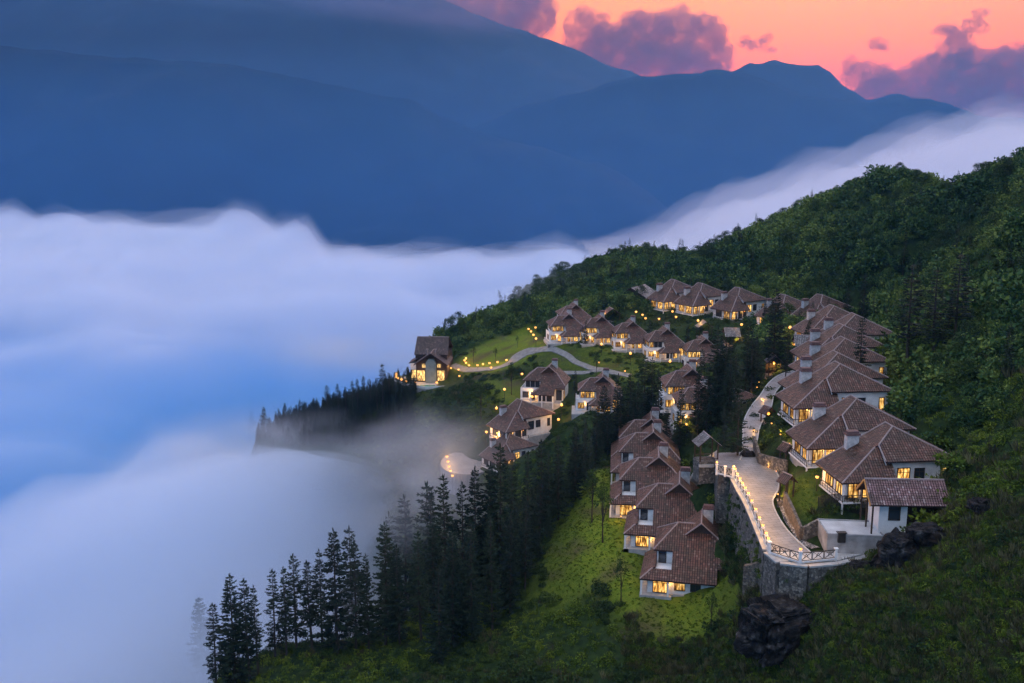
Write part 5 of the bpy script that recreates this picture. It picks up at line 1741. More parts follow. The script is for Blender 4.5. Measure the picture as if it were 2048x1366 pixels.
def conifer(seed, H=16.0, spread=2.6, bare=0.18, dens=1.0, ragged=0.35, droop=0.25, whorls=26, point=0.8):
    r = random.Random(seed)
    tr = MB()
    bend = Vector((r.uniform(-.4, .4), r.uniform(-.4, .4), 0))
    def axis(t): return Vector((bend.x * math.sin(t * 2.2), bend.y * math.sin(t * 1.7), H * t))
    ts = [i / 8 for i in range(9)]
    tr.tube([axis(t) - Vector((0, 0, .8 if t == 0 else 0)) for t in ts], [0.22 * (1 - t) + 0.02 for t in ts], 6)
    cr = LB()
    side = r.uniform(0, 6.28)
    UP = Vector((0, 0, 1))
    for i in range(whorls):
        t = bare + (1 - bare) * (i + r.uniform(-.25, .25)) / whorls
        t = min(max(t, bare * .8), .985)
        k = max(0, (t - bare) / (1 - bare))
        Lmax = spread * (1 - k) ** point * (0.70 + .30 * min(1, k * 5)) + .22
        nb = 5 + int(2.5 * r.random())
        a0 = r.uniform(0, 6.28)
        for j in range(nb):
            if r.random() < ragged * .5: continue
            a = a0 + 6.28 * j / nb + r.uniform(-.35, .35)
            L = Lmax * (1 + ragged * r.uniform(-.9, .5)) * (1 + .2 * math.cos(a - side))
            d = Vector((math.cos(a), math.sin(a), r.uniform(-.10, .12) + .5 * max(0, k - .55)))
            sd = Vector((-d.y, d.x, 0))
            p = axis(t)
            tip = p + d * L + Vector((0, 0, -droop * L * L * .16 + .10 * L))
            tr.tube([p, (p + tip) / 2 + Vector((0, 0, -.05 * L)), tip], [.05 * (1.1 - k), .03, .012], 3, cap=False)
            nt = max(2, int(L * 4.2 * dens))
            for q in range(nt):
                u = .18 + .85 * (q + r.random()) / nt
                c = p.lerp(tip, u) + Vector((0, 0, -.05 * L * (1 - (2 * u - 1) ** 2)))
                sz = (.42 + .2 * r.random()) * (1.2 - .45 * u) * (.75 + .1 * L)
                for sgn in (-1, 1):
                    for e in range(2):
                        dd = d * r.uniform(.35, .9) + sd * sgn * r.uniform(.35, 1.0) + Vector((0, 0, r.uniform(-.35, .22)))
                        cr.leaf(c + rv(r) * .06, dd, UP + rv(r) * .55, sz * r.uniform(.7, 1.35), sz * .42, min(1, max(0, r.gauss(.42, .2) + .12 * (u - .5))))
                cr.leaf(c, d + rv(r) * .4, sd + rv(r) * .5, sz * 1.1, sz * .4, min(1, max(0, r.gauss(.45, .2))))
    for e in range(5): cr.leaf(axis(.97), UP + rv(r) * .25, rv(r), .8, .16, .5)
    return tr.mesh("trunk", M_BARK), cr.mesh("crown", M_NEEDLE), H
CON = [conifer(1, 16, 2.7, .08, 1.1, .30, whorls=30), conifer(2, 16, 2.4, .20, 1.0, .42, whorls=26), conifer(3, 16, 2.8, .16, .9, .5, whorls=24), conifer(4, 16, 2.1, .30, .9, .5, whorls=22),
       conifer(5, 16, 2.9, .05, 1.2, .25, whorls=34), conifer(6, 16, 1.6, .28, .9, .45, whorls=24), conifer(7, 16, 2.4, .08, 1.15, .35, whorls=32, point=.9)]
def plant_tree(var, base, H, label, group, rz=None, wide=1.0, name="conifer", cat="tree", lean=0.0):
    tm, cm, h0 = var
    root = empty(name, base, random.uniform(0, 6.28) if rz is None else rz)
    s = H / h0
    root.scale = (s * wide, s * wide, s)
    if lean: root.rotation_euler[1] = lean
    tag(root, label, cat, group)
    mesh_obj("trunk", tm, None, root)
    mesh_obj("crown", cm, None, root)
    return root
def tree_px(px, base_py, top_py, var, label, group, Y=None, wide=1.0, top_px=None, name="conifer", zoff=0.0):
    g = Vector(ground(px, base_py)) if Y is None else None
    if g is None:
        x, k = ray(px, base_py)
        g = Vector((x * Y, Y, h(x * Y, Y)))
    x, k = ray(px, top_py)
    H = (ZC + k * g.y) - g.z
    if H < 1.0: H = 1.0
    return plant_tree(var, g, H, label, group, wide=wide, name=name)
# --- foreground row against the cloud (left to right)
FR = [(405, 1372, 1200, 1, 1.05), (432, 1375, 1208, 2, .9), (470, 1368, 1150, 4, .85), (500, 1362, 1156, 1, .8), (517, 1350, 1170, 3, .8),
      (550, 1316, 1140, 2, .8), (573, 1313, 1136, 3, .8), (593, 1302, 1110, 2, .85), (625, 1300, 1122, 5, 1.0), (645, 1292, 1098, 3, .85),
      (675, 1310, 1061, 0, .85), (712, 1302, 1086, 2, .8), (738, 1300, 1110, 6, .7), (771, 1290, 1045, 0, .85), (800, 1290, 1090, 6, .75), (843, 1280, 1062, 1, .75)]
for k, (px, b, t, v, w) in enumerate(FR):
    tree_px(px, b, t, CON[v], "%s conifer from the left in the foreground row against the cloud" % ORD[k], "conifers of the foreground row", wide=w * 1.12)
# --- paler ones standing in the mist behind them
for k, (px, t, v, Y, w) in enumerate([(707, 1058, 1, 215, .8), (779, 1028, 6, 218, .7), (807, 994, 0, 214, .85), (853, 966, 2, 210, .9), (872, 985, 1, 208, .8)]):
    tree_px(px, 1200, t, CON[v], "%s conifer from the left of those paling into the mist" % ORD[k], "conifers standing in the mist", Y=Y, wide=w)
# --- dark wood on the slope below the left row
WD = [(897, 1215, 952, 1, .8), (870, 1240, 1050, 0, .8), (925, 1200, 965, 2, .8), (952, 1190, 934, 0, .75), (980, 1180, 925, 4, .7), (1001, 1175, 888, 4, .75), (1027, 1150, 927, 0, .7),
      (1052, 1120, 905, 6, .75), (1078, 1085, 882, 1, .75), (1098, 1060, 900, 6, .75), (1117, 1040, 868, 0, .75), (1149, 1000, 850, 4, .75), (1170, 965, 835, 6, .8), (1190, 935, 815, 0, .85),
      (905, 1290, 1060, 4, .7), (945, 1280, 1040, 1, .7), (985, 1260, 1030, 6, .7), (1020, 1225, 1020, 4, .65), (880, 1330, 1130, 6, .8), (1050, 1180, 1000, 1, .65)]
for k, (px, b, t, v, w) in enumerate(WD):
    nm = ORD[k] if k < 14 else None
    lab = "%s conifer along the far edge of the dark wood, from the mist uphill" % ORD[k] if k < 14 else "%s conifer in the near part of the dark wood, from the left" % ORD[[880, 905, 945, 985, 1020, 1050].index(px)]
    tree_px(px, b, t, CON[v], lab, "conifers of the dark wood", wide=w * 1.1)
# --- tall conifers in the middle of the village
MD = [(1205, 900, 772, 4, .9, "conifer just right of the lit white villa, left end of the central trees"), (1231, 885, 748, 6, .9, "second conifer of the central trees, left of the pair over the lawn lamp"),
      (1258, 880, 745, 0, .9, "third conifer of the central trees from the left"), (1285, 870, 712, 4, .85, "tall conifer left of the two-chimney villa"), (1303, 862, 716, 6, .85, "tall conifer touching the two-chimney villa's roof"),
      (1357, 900, 772, 6, .8, "slim conifer in front of the lower villa between the trees"), (1425, 850, 655, 0, .95, "tallest central conifer, beside the rightmost middle-row villa"), (1447, 852, 690, 4, .8, "central conifer just right of the tallest one"),
      (1412, 870, 735, 6, .8, "lower central conifer in front of the tallest one"), (1470, 830, 700, 1, .8, "central conifer behind the roof among the trees"), (1489, 800, 642, 6, .9, "slender conifer left of the lit gazebo"), (1503, 795, 655, 3, .75, "thin bare-trunked conifer left of the lit gazebo"),
      (1547, 745, 578, 4, .95, "tall dark conifer behind the lit gazebo"), (1570, 762, 662, 1, .8, "conifer between the lit gazebo and the right-hand row"), (1522, 760, 690, 2, .8, "short conifer at the bend of the upper road"),
      (1475, 922, 790, 2, 1.15, "bushy dark conifer beside the road forecourt"), (1253, 668, 628, 2, 1.0, "small dark tree hiding the third middle-row villa"),
      (1718, 800, 628, 5, .8, "slim black conifer rising in front of the right-hand roofs"), (1692, 660, 575, 4, .9, "conifer behind the far end of the right-hand row, left"), (1722, 660, 548, 0, .8, "conifer behind the far end of the right-hand row, right"), (1745, 655, 590, 6, .8, "short conifer right of the far right-hand roofs"),
      (1812, 752, 525, 3, 1.15, "tall thin conifer on the hillside, leftmost of three"), (1866, 742, 538, 5, 1.25, "tall leaning conifer on the hillside, middle of three"), (1908, 705, 505, 3, 1.2, "tall conifer on the hillside, rightmost of three"), (1893, 690, 580, 5, .8, "slim trunk close beside the rightmost tall hillside conifer"), (1805, 552, 462, 6, .8, "lone conifer high on the wooded hill"),
      (1440, 815, 720, 0, .9, "conifer in the thick of the central trees, behind the low roof"), (1400, 815, 700, 6, .85, "conifer just left of the tallest central one"), (1460, 765, 672, 4, .8, "conifer behind the central trees, below the pavilion"), (1512, 742, 668, 6, .8, "conifer between the slender pair and the lit gazebo"),
      (1330, 905, 815, 0, .8, "conifer behind the chimneys of the left row"), (1268, 905, 790, 1, .85, "conifer in front of the lawn path, left of the left row's far roofs"), (1300, 690, 640, 6, .9, "small conifer between the third and fourth middle-row villas"), (1172, 690, 640, 6, .9, "small conifer between the first two middle-row villas"),
      (1375, 700, 650, 4, .85, "conifer between the last two middle-row villas"), (1640, 650, 590, 6, .8, "conifer beside the chimney beyond the right-hand row"), (1530, 655, 598, 0, .8, "conifer right of the largest back-row villa"), (1150, 800, 742, 5, .9, "slim conifer between the two white villas"), (1448, 898, 815, 6, .9, "conifer behind the gazebo"),
      (1436, 858, 682, 4, .95, "broad conifer in the front rank of the central trees"), (1396, 868, 742, 0, .9, "conifer at the left foot of the tallest central one"), (1458, 850, 712, 4, .85, "conifer in the front rank of the central trees, right of the broad one"), (1506, 780, 676, 0, .85, "conifer between the slender one and the upper road"),
      (1240, 905, 778, 4, .9, "broad conifer below the lit white villa"), (1276, 898, 762, 0, .85, "broad conifer below the tall pair in the middle"), (1317, 868, 738, 6, .85, "conifer hiding the left end of the two-chimney villa"), (1216, 912, 795, 0, .85, "low conifer at the top of the dark wood")]
for px, b, t, v, w, lab in MD:
    tree_px(px, b, t, CON[v], lab, "conifers about the village", wide=w * 1.1)
# --- conifers on the headland
HD = [(505, 862, 838, 2), (530, 858, 829, 1), (572, 850, 822, 0), (600, 848, 815, 6), (628, 842, 812, 4), (655, 838, 787, 2), (678, 835, 784, 5), (692, 832, 790, 5), (705, 830, 778, 5), (716, 828, 775, 5), (729, 825, 769, 5), (742, 822, 774, 6), (755, 820, 772, 5), (767, 815, 744, 3), (779, 812, 762, 5), (793, 812, 760, 5), (808, 812, 775, 6), (820, 812, 782, 0)]
for k, (px, b, t, v) in enumerate(HD):
    tree_px(px, b, t - 16, CON[v], "%s tree from the tip of the headland, below the lodge" % ORD[k], "trees along the headland", wide=1.15)

HEAD_CROWN = [c for c in bpy.data.objects if c.name.startswith("crown") and c.data == CON[4][1]][0]
HEAD_CROWN2 = [c for c in bpy.data.objects if c.name.startswith("crown") and c.data == CON[6][1]][0]
# --- broad-leaved trees
def broadleaf(seed, H=9.0, R_=3.4, n=46, mat=None, trunk_h=.35, leaf=.34):
    r = random.Random(seed)
    tr, cr = MB(), LB()
    tr.tube([(0, 0, -.6), (r.uniform(-.1, .1), 0, H * trunk_h * .6), (0, r.uniform(-.2, .2), H * trunk_h)], [.2, .15, .12], 6)
    top = Vector((0, 0, H * trunk_h))
    for i in range(n):
        a = r.uniform(0, 6.28); e = r.uniform(-.25, 1.0)
        rad = R_ * r.uniform(.45, 1.0)
        c = Vector((math.cos(a) * rad * math.cos(e * 1.2), math.sin(a) * rad * math.cos(e * 1.2), H * (trunk_h + .28) + e * H * .36))
        if i < 9: tr.tube([top - Vector((0, 0, r.uniform(0, H * .1))), top.lerp(c, .5) + Vector((0, 0, .2)), c], [.09, .05, .02], 4, cap=False)
        cl = r.gauss(.45, .18)
        rr = R_ * r.uniform(.2, .36)
        for j in range(30):
            d = rv(r)
            p = c + Vector((d.x * rr, d.y * rr, d.z * rr * .75)) * r.uniform(.5, 1)
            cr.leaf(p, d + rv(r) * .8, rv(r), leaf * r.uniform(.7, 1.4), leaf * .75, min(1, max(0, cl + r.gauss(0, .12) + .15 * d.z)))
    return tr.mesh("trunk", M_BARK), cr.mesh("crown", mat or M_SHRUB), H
BL = [broadleaf(21), broadleaf(22, 9, 3.0, 40), broadleaf(23, 9, 4.2, 54), broadleaf(24, 9, 2.2, 24, trunk_h=.5, leaf=.3)]
# far edge of the wood left of the middle row
ED = [(908, 668, 655), (922, 672, 660), (938, 668, 652), (955, 662, 650), (972, 656, 640), (988, 650, 632), (1003, 646, 628), (1018, 640, 622), (1033, 630, 606), (1048, 622, 596), (1062, 640, 600), (1080, 600, 570), (1100, 590, 558), (1122, 578, 545), (1145, 570, 536), (1172, 556, 524), (1198, 548, 516)]
for k, (px, b, t) in enumerate(ED):
    g = ground(px, b + 6)
    if g is None: continue
    x, kk = ray(px, t); Hh = max(3.0, ZC + kk * g.y - g.z)
    plant_tree(BL[k % 3], Vector(g), Hh, "%s dark leafy tree from the left along the edge of the wood above the cloud" % ORD[k], "leafy trees at the wood's edge", name="leafy_tree", wide=1.05)
# young trees on the lawns
for px, b, t, lab in [(1205, 1085, 985, "thin young tree on the lawn beside the third left-row villa"), (1242, 1205, 1132, "small round-headed tree at the front of the lawn"), (1184, 1045, 955, "thin young tree at the upper edge of the lawn"), (1422, 1255, 1195, "sapling on the grass in front of the nearest left-row villa"),
                      (991, 725, 700, "small tree on the headland lawn, left"), (1035, 695, 676, "small tree on the headland lawn, right"), (947, 728, 697, "bare-looking small tree by the bend of the headland drive"), (1193, 752, 715, "young tree beside the path past the middle lawn"), (1023, 790, 735, "thin tree on the slope left of the white villa"), (962, 840, 775, "thin dark tree on the slope below the headland drive")]:
    tree_px(px, b, t, BL[3], lab, "young trees on the lawns", name="young_tree", wide=.75)

# --- shrubs
def shrub(seed, mat, R_=1.3, n=16, per=22, leaf=.3, flat=.75):
    r = random.Random(seed)
    L = LB()
    for i in range(n):
        a = r.uniform(0, 6.28); q = math.sqrt(r.random())
        c = Vector((math.cos(a) * q * R_ * .8, math.sin(a) * q * R_ * .8, R_ * flat * r.uniform(.15, .95) * (1.1 - .5 * q)))
        cl = r.gauss(.45, .17)
        rr = R_ * r.uniform(.24, .42)
        for j in range(per):
            d = rv(r)
            p = c + d * rr * r.uniform(.5, 1)
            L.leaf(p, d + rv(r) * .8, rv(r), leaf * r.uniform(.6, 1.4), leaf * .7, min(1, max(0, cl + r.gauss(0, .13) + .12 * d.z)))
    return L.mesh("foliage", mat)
def tuft(seed, mat, n=60, Hh=.8, R_=.5):
    r = random.Random(seed)
    L = LB()
    for i in range(n):
        a = r.uniform(0, 6.28); q = R_ * math.sqrt(r.random())
        p = Vector((math.cos(a) * q, math.sin(a) * q, -.05))
        d = Vector((math.cos(a) * .5 * r.random(), math.sin(a) * .5 * r.random(), 1)) + rv(r) * .3
        L.leaf(p, d, Vector((math.sin(a), math.cos(a), .1)), Hh * r.uniform(.4, 1.2), .1, min(1, max(0, r.gauss(.5, .2))))
    return L.mesh("foliage", mat)
SH = {"dark": shrub(31, M_SHRUB), "dark2": shrub(32, M_SHRUB, 1.5, 20, 20, .34, .9), "bright": shrub(33, M_BRIGHT, 1.2, 15, 20, .28), "dry": tuft(35, M_DRY, 70, 1.3, .7),
      "grass": tuft(36, M_BRIGHT, 60, .55, .6), "forest": shrub(37, M_FAR, 2.4, 26, 22, .55, .95), "forest2": shrub(38, M_FAR, 2.0, 18, 22, .5, 1.3), "bank": shrub(39, M_BRIGHT, .8, 10, 18, .2, .5)}
def shrub_thing(mesh, p, s, label, name="shrub"):
    root = empty(name, p, random.uniform(0, 6.28)); root.scale = (s, s, s)
    tag(root, label, "bush", "bushes about the village")
    mesh_obj("foliage", mesh, None, root)
    st = MB()
    for a in range(3): st.tube([(0, 0, -.3), (math.cos(a * 2.1) * .25, math.sin(a * 2.1) * .25, .5)], [.05, .02], 4)
    st.build("stem", M_BARK, root)
    return root
SRC = {}
for key, px, py, s, lab in [
    ("bright", 1895, 895, 2.2, "rounded bright green bush behind the nearest right-hand villa"), ("dark2", 1283, 893, 1.9, "round olive bush in front of the fourth left-row roof"), ("dark", 1600, 905, 1.0, "dark bush under the second right-hand villa"),
    ("forest", 1960, 560, 1.0, "big dark bush high on the right-hand slope"), ("forest2", 1870, 820, 1.0, "upright dark bush on the slope right of the roofs"), ("grass", 1590, 985, 1.0, "grass tuft on the lit lawn by the nearest right-hand villa"),
    ("dry", 1930, 960, 1.2, "dry grass tuft among the rocks on the right"), ("bank", 1140, 1090, 1.2, "low bright bush on the bank beside the lawn")]:
    g = Vector(ground(px, py))
    root = shrub_thing(SH[key], g, s, lab)
    SRC[key] = [c for c in root.children if c.name.startswith("foliage")][0]
k = 0
for key, px, py, s, lab in [
    ("bright", 1378, 935, 1.6, "bright bush left of the garden steps"), ("dark", 1352, 930, 1.5, "dark bush between the left row and the steps"), ("bright", 1545, 880, 1.7, "bright clipped bush at the inside bend of the road"), ("dark", 1530, 895, 1.2, "dark bush above the rubble garden wall"),
    ("dark2", 1560, 850, 1.3, "dark bush under the third right-hand villa's balcony"), ("bright", 1576, 870, 1.3, "bright bush beneath the second right-hand villa"), ("dark2", 1370, 862, 1.8, "olive bush under the tall street lamp"), ("dark", 1440, 870, 1.8, "dark bush behind the gazebo"), ("bright", 1470, 840, 1.8, "light green bush among the trees by the road"),
    ("dark", 1655, 1010, 1.0, "dark bush before the nearest right-hand villa's window"), ("dark2", 1700, 1015, 1.1, "dark bush against the slatted fence"), ("bright", 1640, 835, 1.2, "ivy-like bush on the second right-hand roof's corner"), ("bright", 1870, 985, 2.4, "yellow-green bush at the right end of the outbuilding roof"), ("bright", 1905, 930, 2.0, "yellow-green bush on the bank above the outbuilding"),
    ("bright", 1780, 700, 1.8, "bright bush right of the fifth right-hand roof"), ("bright", 1770, 735, 1.6, "bright bush right of the fourth right-hand roof"), ("dark2", 1340, 955, 1.2, "bush behind the third left-row villa's right end"), ("dark", 1400, 1075, 1.1, "small dark tree-like bush on the nearest left-row villa's roof edge"),
    ("dark2", 1480, 1075, 1.3, "bush at the foot of the retaining wall"), ("dark", 1465, 1040, 1.4, "bush between the second left-row villa and the retaining wall"), ("bright", 1425, 1000, 1.3, "bright bush above the second left-row villa's chimney")]:
    g = Vector(ground(px, py))
    if "roof" in lab and "edge" in lab: g = g + Vector((0, 0, 0)); lab = "small dark bush on the grass right of the nearest left-row villa"; g = Vector(ground(1470, 1160))
    if "ivy" in lab: lab = "bright bush against the second right-hand villa's wall"
    shrub_thing(SH[key], g, s, lab)

for px, py, Y, key, sc_, lab in [(1872, 1000, 128, "bright", 2.6, "big yellow-green bush overgrowing the right end of the outbuilding"), (1900, 960, 131, "bright", 2.4, "upper yellow-green bush beside the outbuilding roof"), (1850, 1045, 126, "dark2", 1.8, "dark bush hanging over the rock ledge"), (1930, 905, 134, "bright", 2.2, "yellow-green bush on the crest right of the nearest right-hand roof")]:
    x, kk = ray(px, py)
    gg = Vector((x * Y, Y, h(x * Y, Y)))
    shrub_thing(SH[key], gg, sc_, lab)
# --- undergrowth and hill forest: far too many to count, scattered over the ground
def scatter(name, src, pts, label, rotz, scl):
    me = bpy.data.meshes.new(name)
    me.vertices.add(len(pts)); me.vertices.foreach_set("co", np.asarray(pts, dtype=np.float32).ravel())
    ra = me.attributes.new("rot", 'FLOAT_VECTOR', 'POINT'); ra.data.foreach_set("vector", np.stack([rng.normal(0, .12, len(pts)), rng.normal(0, .12, len(pts)), rotz], 1).astype(np.float32).ravel())
    sa = me.attributes.new("size", 'FLOAT', 'POINT'); sa.data.foreach_set("value", np.asarray(scl, dtype=np.float32))
    o = mesh_obj(name, me)
    ng = bpy.data.node_groups.new(name, 'GeometryNodeTree')
    ng.interface.new_socket("Geometry", in_out='INPUT', socket_type='NodeSocketGeometry')
    ng.interface.new_socket("Geometry", in_out='OUTPUT', socket_type='NodeSocketGeometry')
    n = ng.nodes
    gi, go = n.new('NodeGroupInput'), n.new('NodeGroupOutput')
    iop = n.new('GeometryNodeInstanceOnPoints')
    oi = n.new('GeometryNodeObjectInfo'); oi.inputs['Object'].default_value = src; oi.inputs['As Instance'].default_value = True
    na = n.new('GeometryNodeInputNamedAttribute'); na.data_type = 'FLOAT_VECTOR'; na.inputs['Name'].default_value = "rot"
    ns = n.new('GeometryNodeInputNamedAttribute'); ns.data_type = 'FLOAT'; ns.inputs['Name'].default_value = "size"
    l = ng.links
    l.new(gi.outputs[0], iop.inputs['Points']); l.new(oi.outputs['Geometry'], iop.inputs['Instance'])
    l.new(na.outputs['Attribute'], iop.inputs['Rotation']); l.new(ns.outputs['Attribute'], iop.inputs['Scale'])
    l.new(iop.outputs[0], go.inputs[0])
    md = o.modifiers.new("scatter", 'NODES'); md.node_group = ng
    tag(o, label, "undergrowth", kind="stuff")
    return o
def lookup(arr, x, y):
    i = np.clip(((x - GX0) / GS).astype(int), 0, gnx - 1); j = np.clip(((y - GY0) / GS).astype(int), 0, gny - 1)
    return arr[j, i]
hgrid = np.zeros_like(GZ, dtype=bool)       # keep-clear ground: houses, roads, paths
for kd, o_, rz, s in PLACED:
    rot = Matrix.Rotation(R(rz), 2)
    c, sn = math.cos(R(rz)), math.sin(R(rz))
    dx, dy = GXX - o_.x, GYY - o_.y
    lx, ly = (dx * c + dy * sn) / s, (-dx * sn + dy * c) / s
    if kd != 'R': hgrid |= (lx > -2.2) & (lx < 15) & (ly > -2.2) & (ly < 14.6)
    else: hgrid |= (lx < 2.2) & (lx > -9.4) & (ly > -2.2) & (ly < 18.4)
keep_px = [[(1470, 955), (1560, 940), (1560, 1000), (1640, 1110), (1770, 1080), (1770, 1125), (1560, 1140), (1520, 1100)], [(1428, 900), (1515, 900), (1520, 850), (1550, 780), (1560, 750), (1600, 735), (1600, 755), (1550, 800), (1530, 850), (1520, 905), (1556, 950), (1430, 950)],
           [(1636, 1030), (1745, 1035), (1770, 1080), (1640, 1110)], [(1735, 1000), (1870, 1000), (1870, 1080), (1760, 1085)], [(805, 720), (915, 720), (915, 780), (820, 785)], [(900, 720), (1110, 690), (1260, 745), (1265, 760), (1100, 755), (1060, 715), (1020, 745), (900, 750)], [(880, 890), (990, 890), (990, 965), (880, 965)]]
for poly in keep_px:
    hgrid |= in_poly(PX, PY, poly) & (GYY > 115)
def pick(n, x0, x1, y0, y1, cond):
    x = rng.uniform(x0, x1, n); y = rng.uniform(y0, y1, n)
    z = np.array([h(a, b) for a, b in zip(x, y)])
    px, py = proj(x, y, z)
    ok = (px > -150) & (px < 2300) & (py > 200) & (py < 1500) & ~lookup(hgrid, x, y) & cond(x, y, z, px, py)
    return np.stack([x, y, z], 1)[ok], px[ok], py[ok]
def patch(x, y, s, seed):
    return np.array([mnoise.fractal(Vector((a * s, b * s, seed)), 1.0, 2.0, 3) for a, b in zip(x, y)])
def vill(x, y):      # 1 inside the built-up area
    return lookup(near_h, x, y) < 17
# wooded hill and the right-hand slope
def c_hill(x, y, z, px, py):
    lw = lookup(lawn, x, y)
    right = (x > 58 + (y - 140) * .10) & (y > 150)
    back = (y > 345) & (x > -32)
    return (right | back) & (lw < .3) & (lookup(near_h, x, y) > 9) & (z > ZC - 112)
pts, px, py = pick(36000, -60, 300, 150, 470, c_hill)
nz = patch(pts[:, 0], pts[:, 1], .03, 2.0)
m1 = rng.random(len(pts)) < .6
sz = (.35 + 1.2 * rng.random(len(pts)) ** 2) * (1 + .6 * nz)
scatter("hill_forest", SRC["forest"], pts[m1] - [0, 0, .3], "dark bushy forest covering the hill behind the village", rng.uniform(0, 6.28, m1.sum()), sz[m1])
scatter("hill_forest", SRC["forest2"], pts[~m1] - [0, 0, .3], "taller dark scrub mixed into the hill forest", rng.uniform(0, 6.28, (~m1).sum()), sz[~m1])
LEAFY = [c for c in bpy.data.objects if c.name.startswith("crown") and c.data == BL[1][1]][0]
uu = rng.random(len(pts)) < .05
scatter("hill_forest", LEAFY, pts[uu] - [0, 0, .8], "rounder tree crowns standing out of the hill forest", rng.uniform(0, 6.28, uu.sum()), rng.uniform(.4, .85, uu.sum()))
uu = rng.random(len(pts)) < .012
scatter("hill_forest", HEAD_CROWN2, pts[uu], "dark conifer tips standing out of the hill forest", rng.uniform(0, 6.28, uu.sum()), rng.uniform(.3, .6, uu.sum()))
# near slopes
def c_near(x, y, z, px, py):
    lw = lookup(lawn, x, y)
    return ((y < 165) | (x < 12)) & (y < 300) & (lw < .35) & (z > ZC - 116) & ((near_h_at(x, y) > 9))
def near_h_at(x, y): return lookup(near_h, x, y)
pts, px, py = pick(42000, -110, 140, 75, 330, c_near)
nz = patch(pts[:, 0], pts[:, 1], .06, 7.0)
nb = patch(pts[:, 0], pts[:, 1], .035, 17.0)
u = rng.random(len(pts))
grp = np.where(((nb > .12) | ((pts[:, 0] > 48) & (nb > -.02))) & (u < .7), 2, np.where(u < .30, 0, np.where(u < .55, 1, np.where(u < .70, 3, 4))))
sz = rng.uniform(.35, .95, len(pts)) * (1 + .5 * nz)
for gi, key, lab in ((0, "dark", "dark green undergrowth on the near slopes"), (1, "dark2", "taller dark undergrowth on the near slopes"), (2, "bank", "patches of bright low undergrowth on the near slopes"), (3, "dry", "dry grass and twigs on the near slopes"), (4, "grass", "tufts of green grass on the near slopes")):
    m = grp == gi
    scatter("undergrowth", SRC[key], pts[m] - [0, 0, .12], lab, rng.uniform(0, 6.28, m.sum()), sz[m] * (1.5 if gi == 2 else 1.3 if gi > 2 else 1.0))
# bright green bushes on the right-hand slope behind the roofs
def c_rs(x, y, z, px, py):
    nn = patch(x, y, .045, 31.0)
    return (px > 1745) & (px < 2150) & (py > 640) & (py < 1366) & (x > 58 + (y - 140) * .10) & (y < 230) & (nn > -.08)
pts, px, py = pick(9000, 50, 150, 80, 230, c_rs)
u = rng.random(len(pts))
for a, b, key, lab in ((0, .3, "bright", "yellow-green bushes on the right-hand slope"), (.3, .6, "dry", "dry grass on the right-hand slope"), (.6, 1, "bank", "low bright plants on the right-hand slope")):
    m = (u >= a) & (u < b)
    scatter("slope_bushes", SRC[key], pts[m] - [0, 0, .1], lab, rng.uniform(0, 6.28, m.sum()), rng.uniform(.4, 1.1, m.sum()) * (1.6 if key != "bright" else 1.0))
# village gardens
def c_vil(x, y, z, px, py):
    return (y > 150) & (y < 350) & (x > -40) & (x < 75 + (y - 140) * .10) & (lookup(lawn, x, y) < .45)
pts, px, py = pick(9000, -45, 100, 150, 350, c_vil)
u = rng.random(len(pts))
for a, b, key, lab in ((0, .4, "dark", "dark garden shrubs between the villas"), (.4, .6, "dark2", "taller garden shrubs between the villas"), (.6, .8, "bank", "low bright garden planting between the villas"), (.8, 1, "grass", "rough grass between the villas")):
    m = (u >= a) & (u < b)
    scatter("garden_planting", SRC[key], pts[m] - [0, 0, .1], lab, rng.uniform(0, 6.28, m.sum()), rng.uniform(.35, .85, m.sum()))
wl_ = []
for i in range(0, 25):
    for q in range(7):
        p_ = RL[i].lerp(RL[i + 1], rng.random()) + Vector((rng.uniform(-2.4, -.5), 0, 0))
        wl_.append((p_.x, p_.y, h(p_.x, p_.y) - .2))
for a_, b_ in zip(fr2, fr2[1:]):
    for q in range(5):
        p_ = a_.lerp(b_, rng.random()) + Vector((0, -rng.uniform(.3, 2.6), 0))
        wl_.append((p_.x, p_.y, h(p_.x, p_.y) - .2))
wl_ = np.array(wl_); u = rng.random(len(wl_)) < .6
scatter("wall_scrub", SRC["dark2"], wl_[u], "scrub growing along the foot of the retaining walls", rng.uniform(0, 6.28, u.sum()), rng.uniform(.3, .75, u.sum()))
scatter("wall_scrub", SRC["dry"], wl_[~u], "dry weeds along the foot of the retaining walls", rng.uniform(0, 6.28, (~u).sum()), rng.uniform(.6, 1.4, (~u).sum()))
# mass of small trees closing up the headland wood and the dark wood
def c_head(x, y, z, px, py): return (px > 500) & (px < 830) & (py > 780 + (700 - px) * .12) & (py < 895) & (y > 290)
pts, px, py = pick(4200, -120, -20, 270, 372, c_head)
u = rng.random(len(pts)) < .5
scatter("headland_wood", HEAD_CROWN, pts[u], "dense dark wood along the headland below the lodge", rng.uniform(0, 6.28, u.sum()), rng.uniform(.16, .42, u.sum()))
scatter("headland_wood", HEAD_CROWN2, pts[~u], "slim trees mixed into the headland wood", rng.uniform(0, 6.28, (~u).sum()), rng.uniform(.2, .46, (~u).sum()))
def c_dw(x, y, z, px, py): return in_poly(px, py, [(870, 1180), (1000, 1080), (1120, 980), (1190, 900), (1180, 990), (1100, 1080), (1040, 1200), (960, 1290), (880, 1300)])
pts, px, py = pick(2200, -45, 25, 150, 260, c_dw)
u = rng.random(len(pts)) < .13
scatter("dark_wood", HEAD_CROWN2, pts[u], "young conifers thickening the dark wood below the left row", rng.uniform(0, 6.28, u.sum()), rng.uniform(.35, .8, u.sum()))
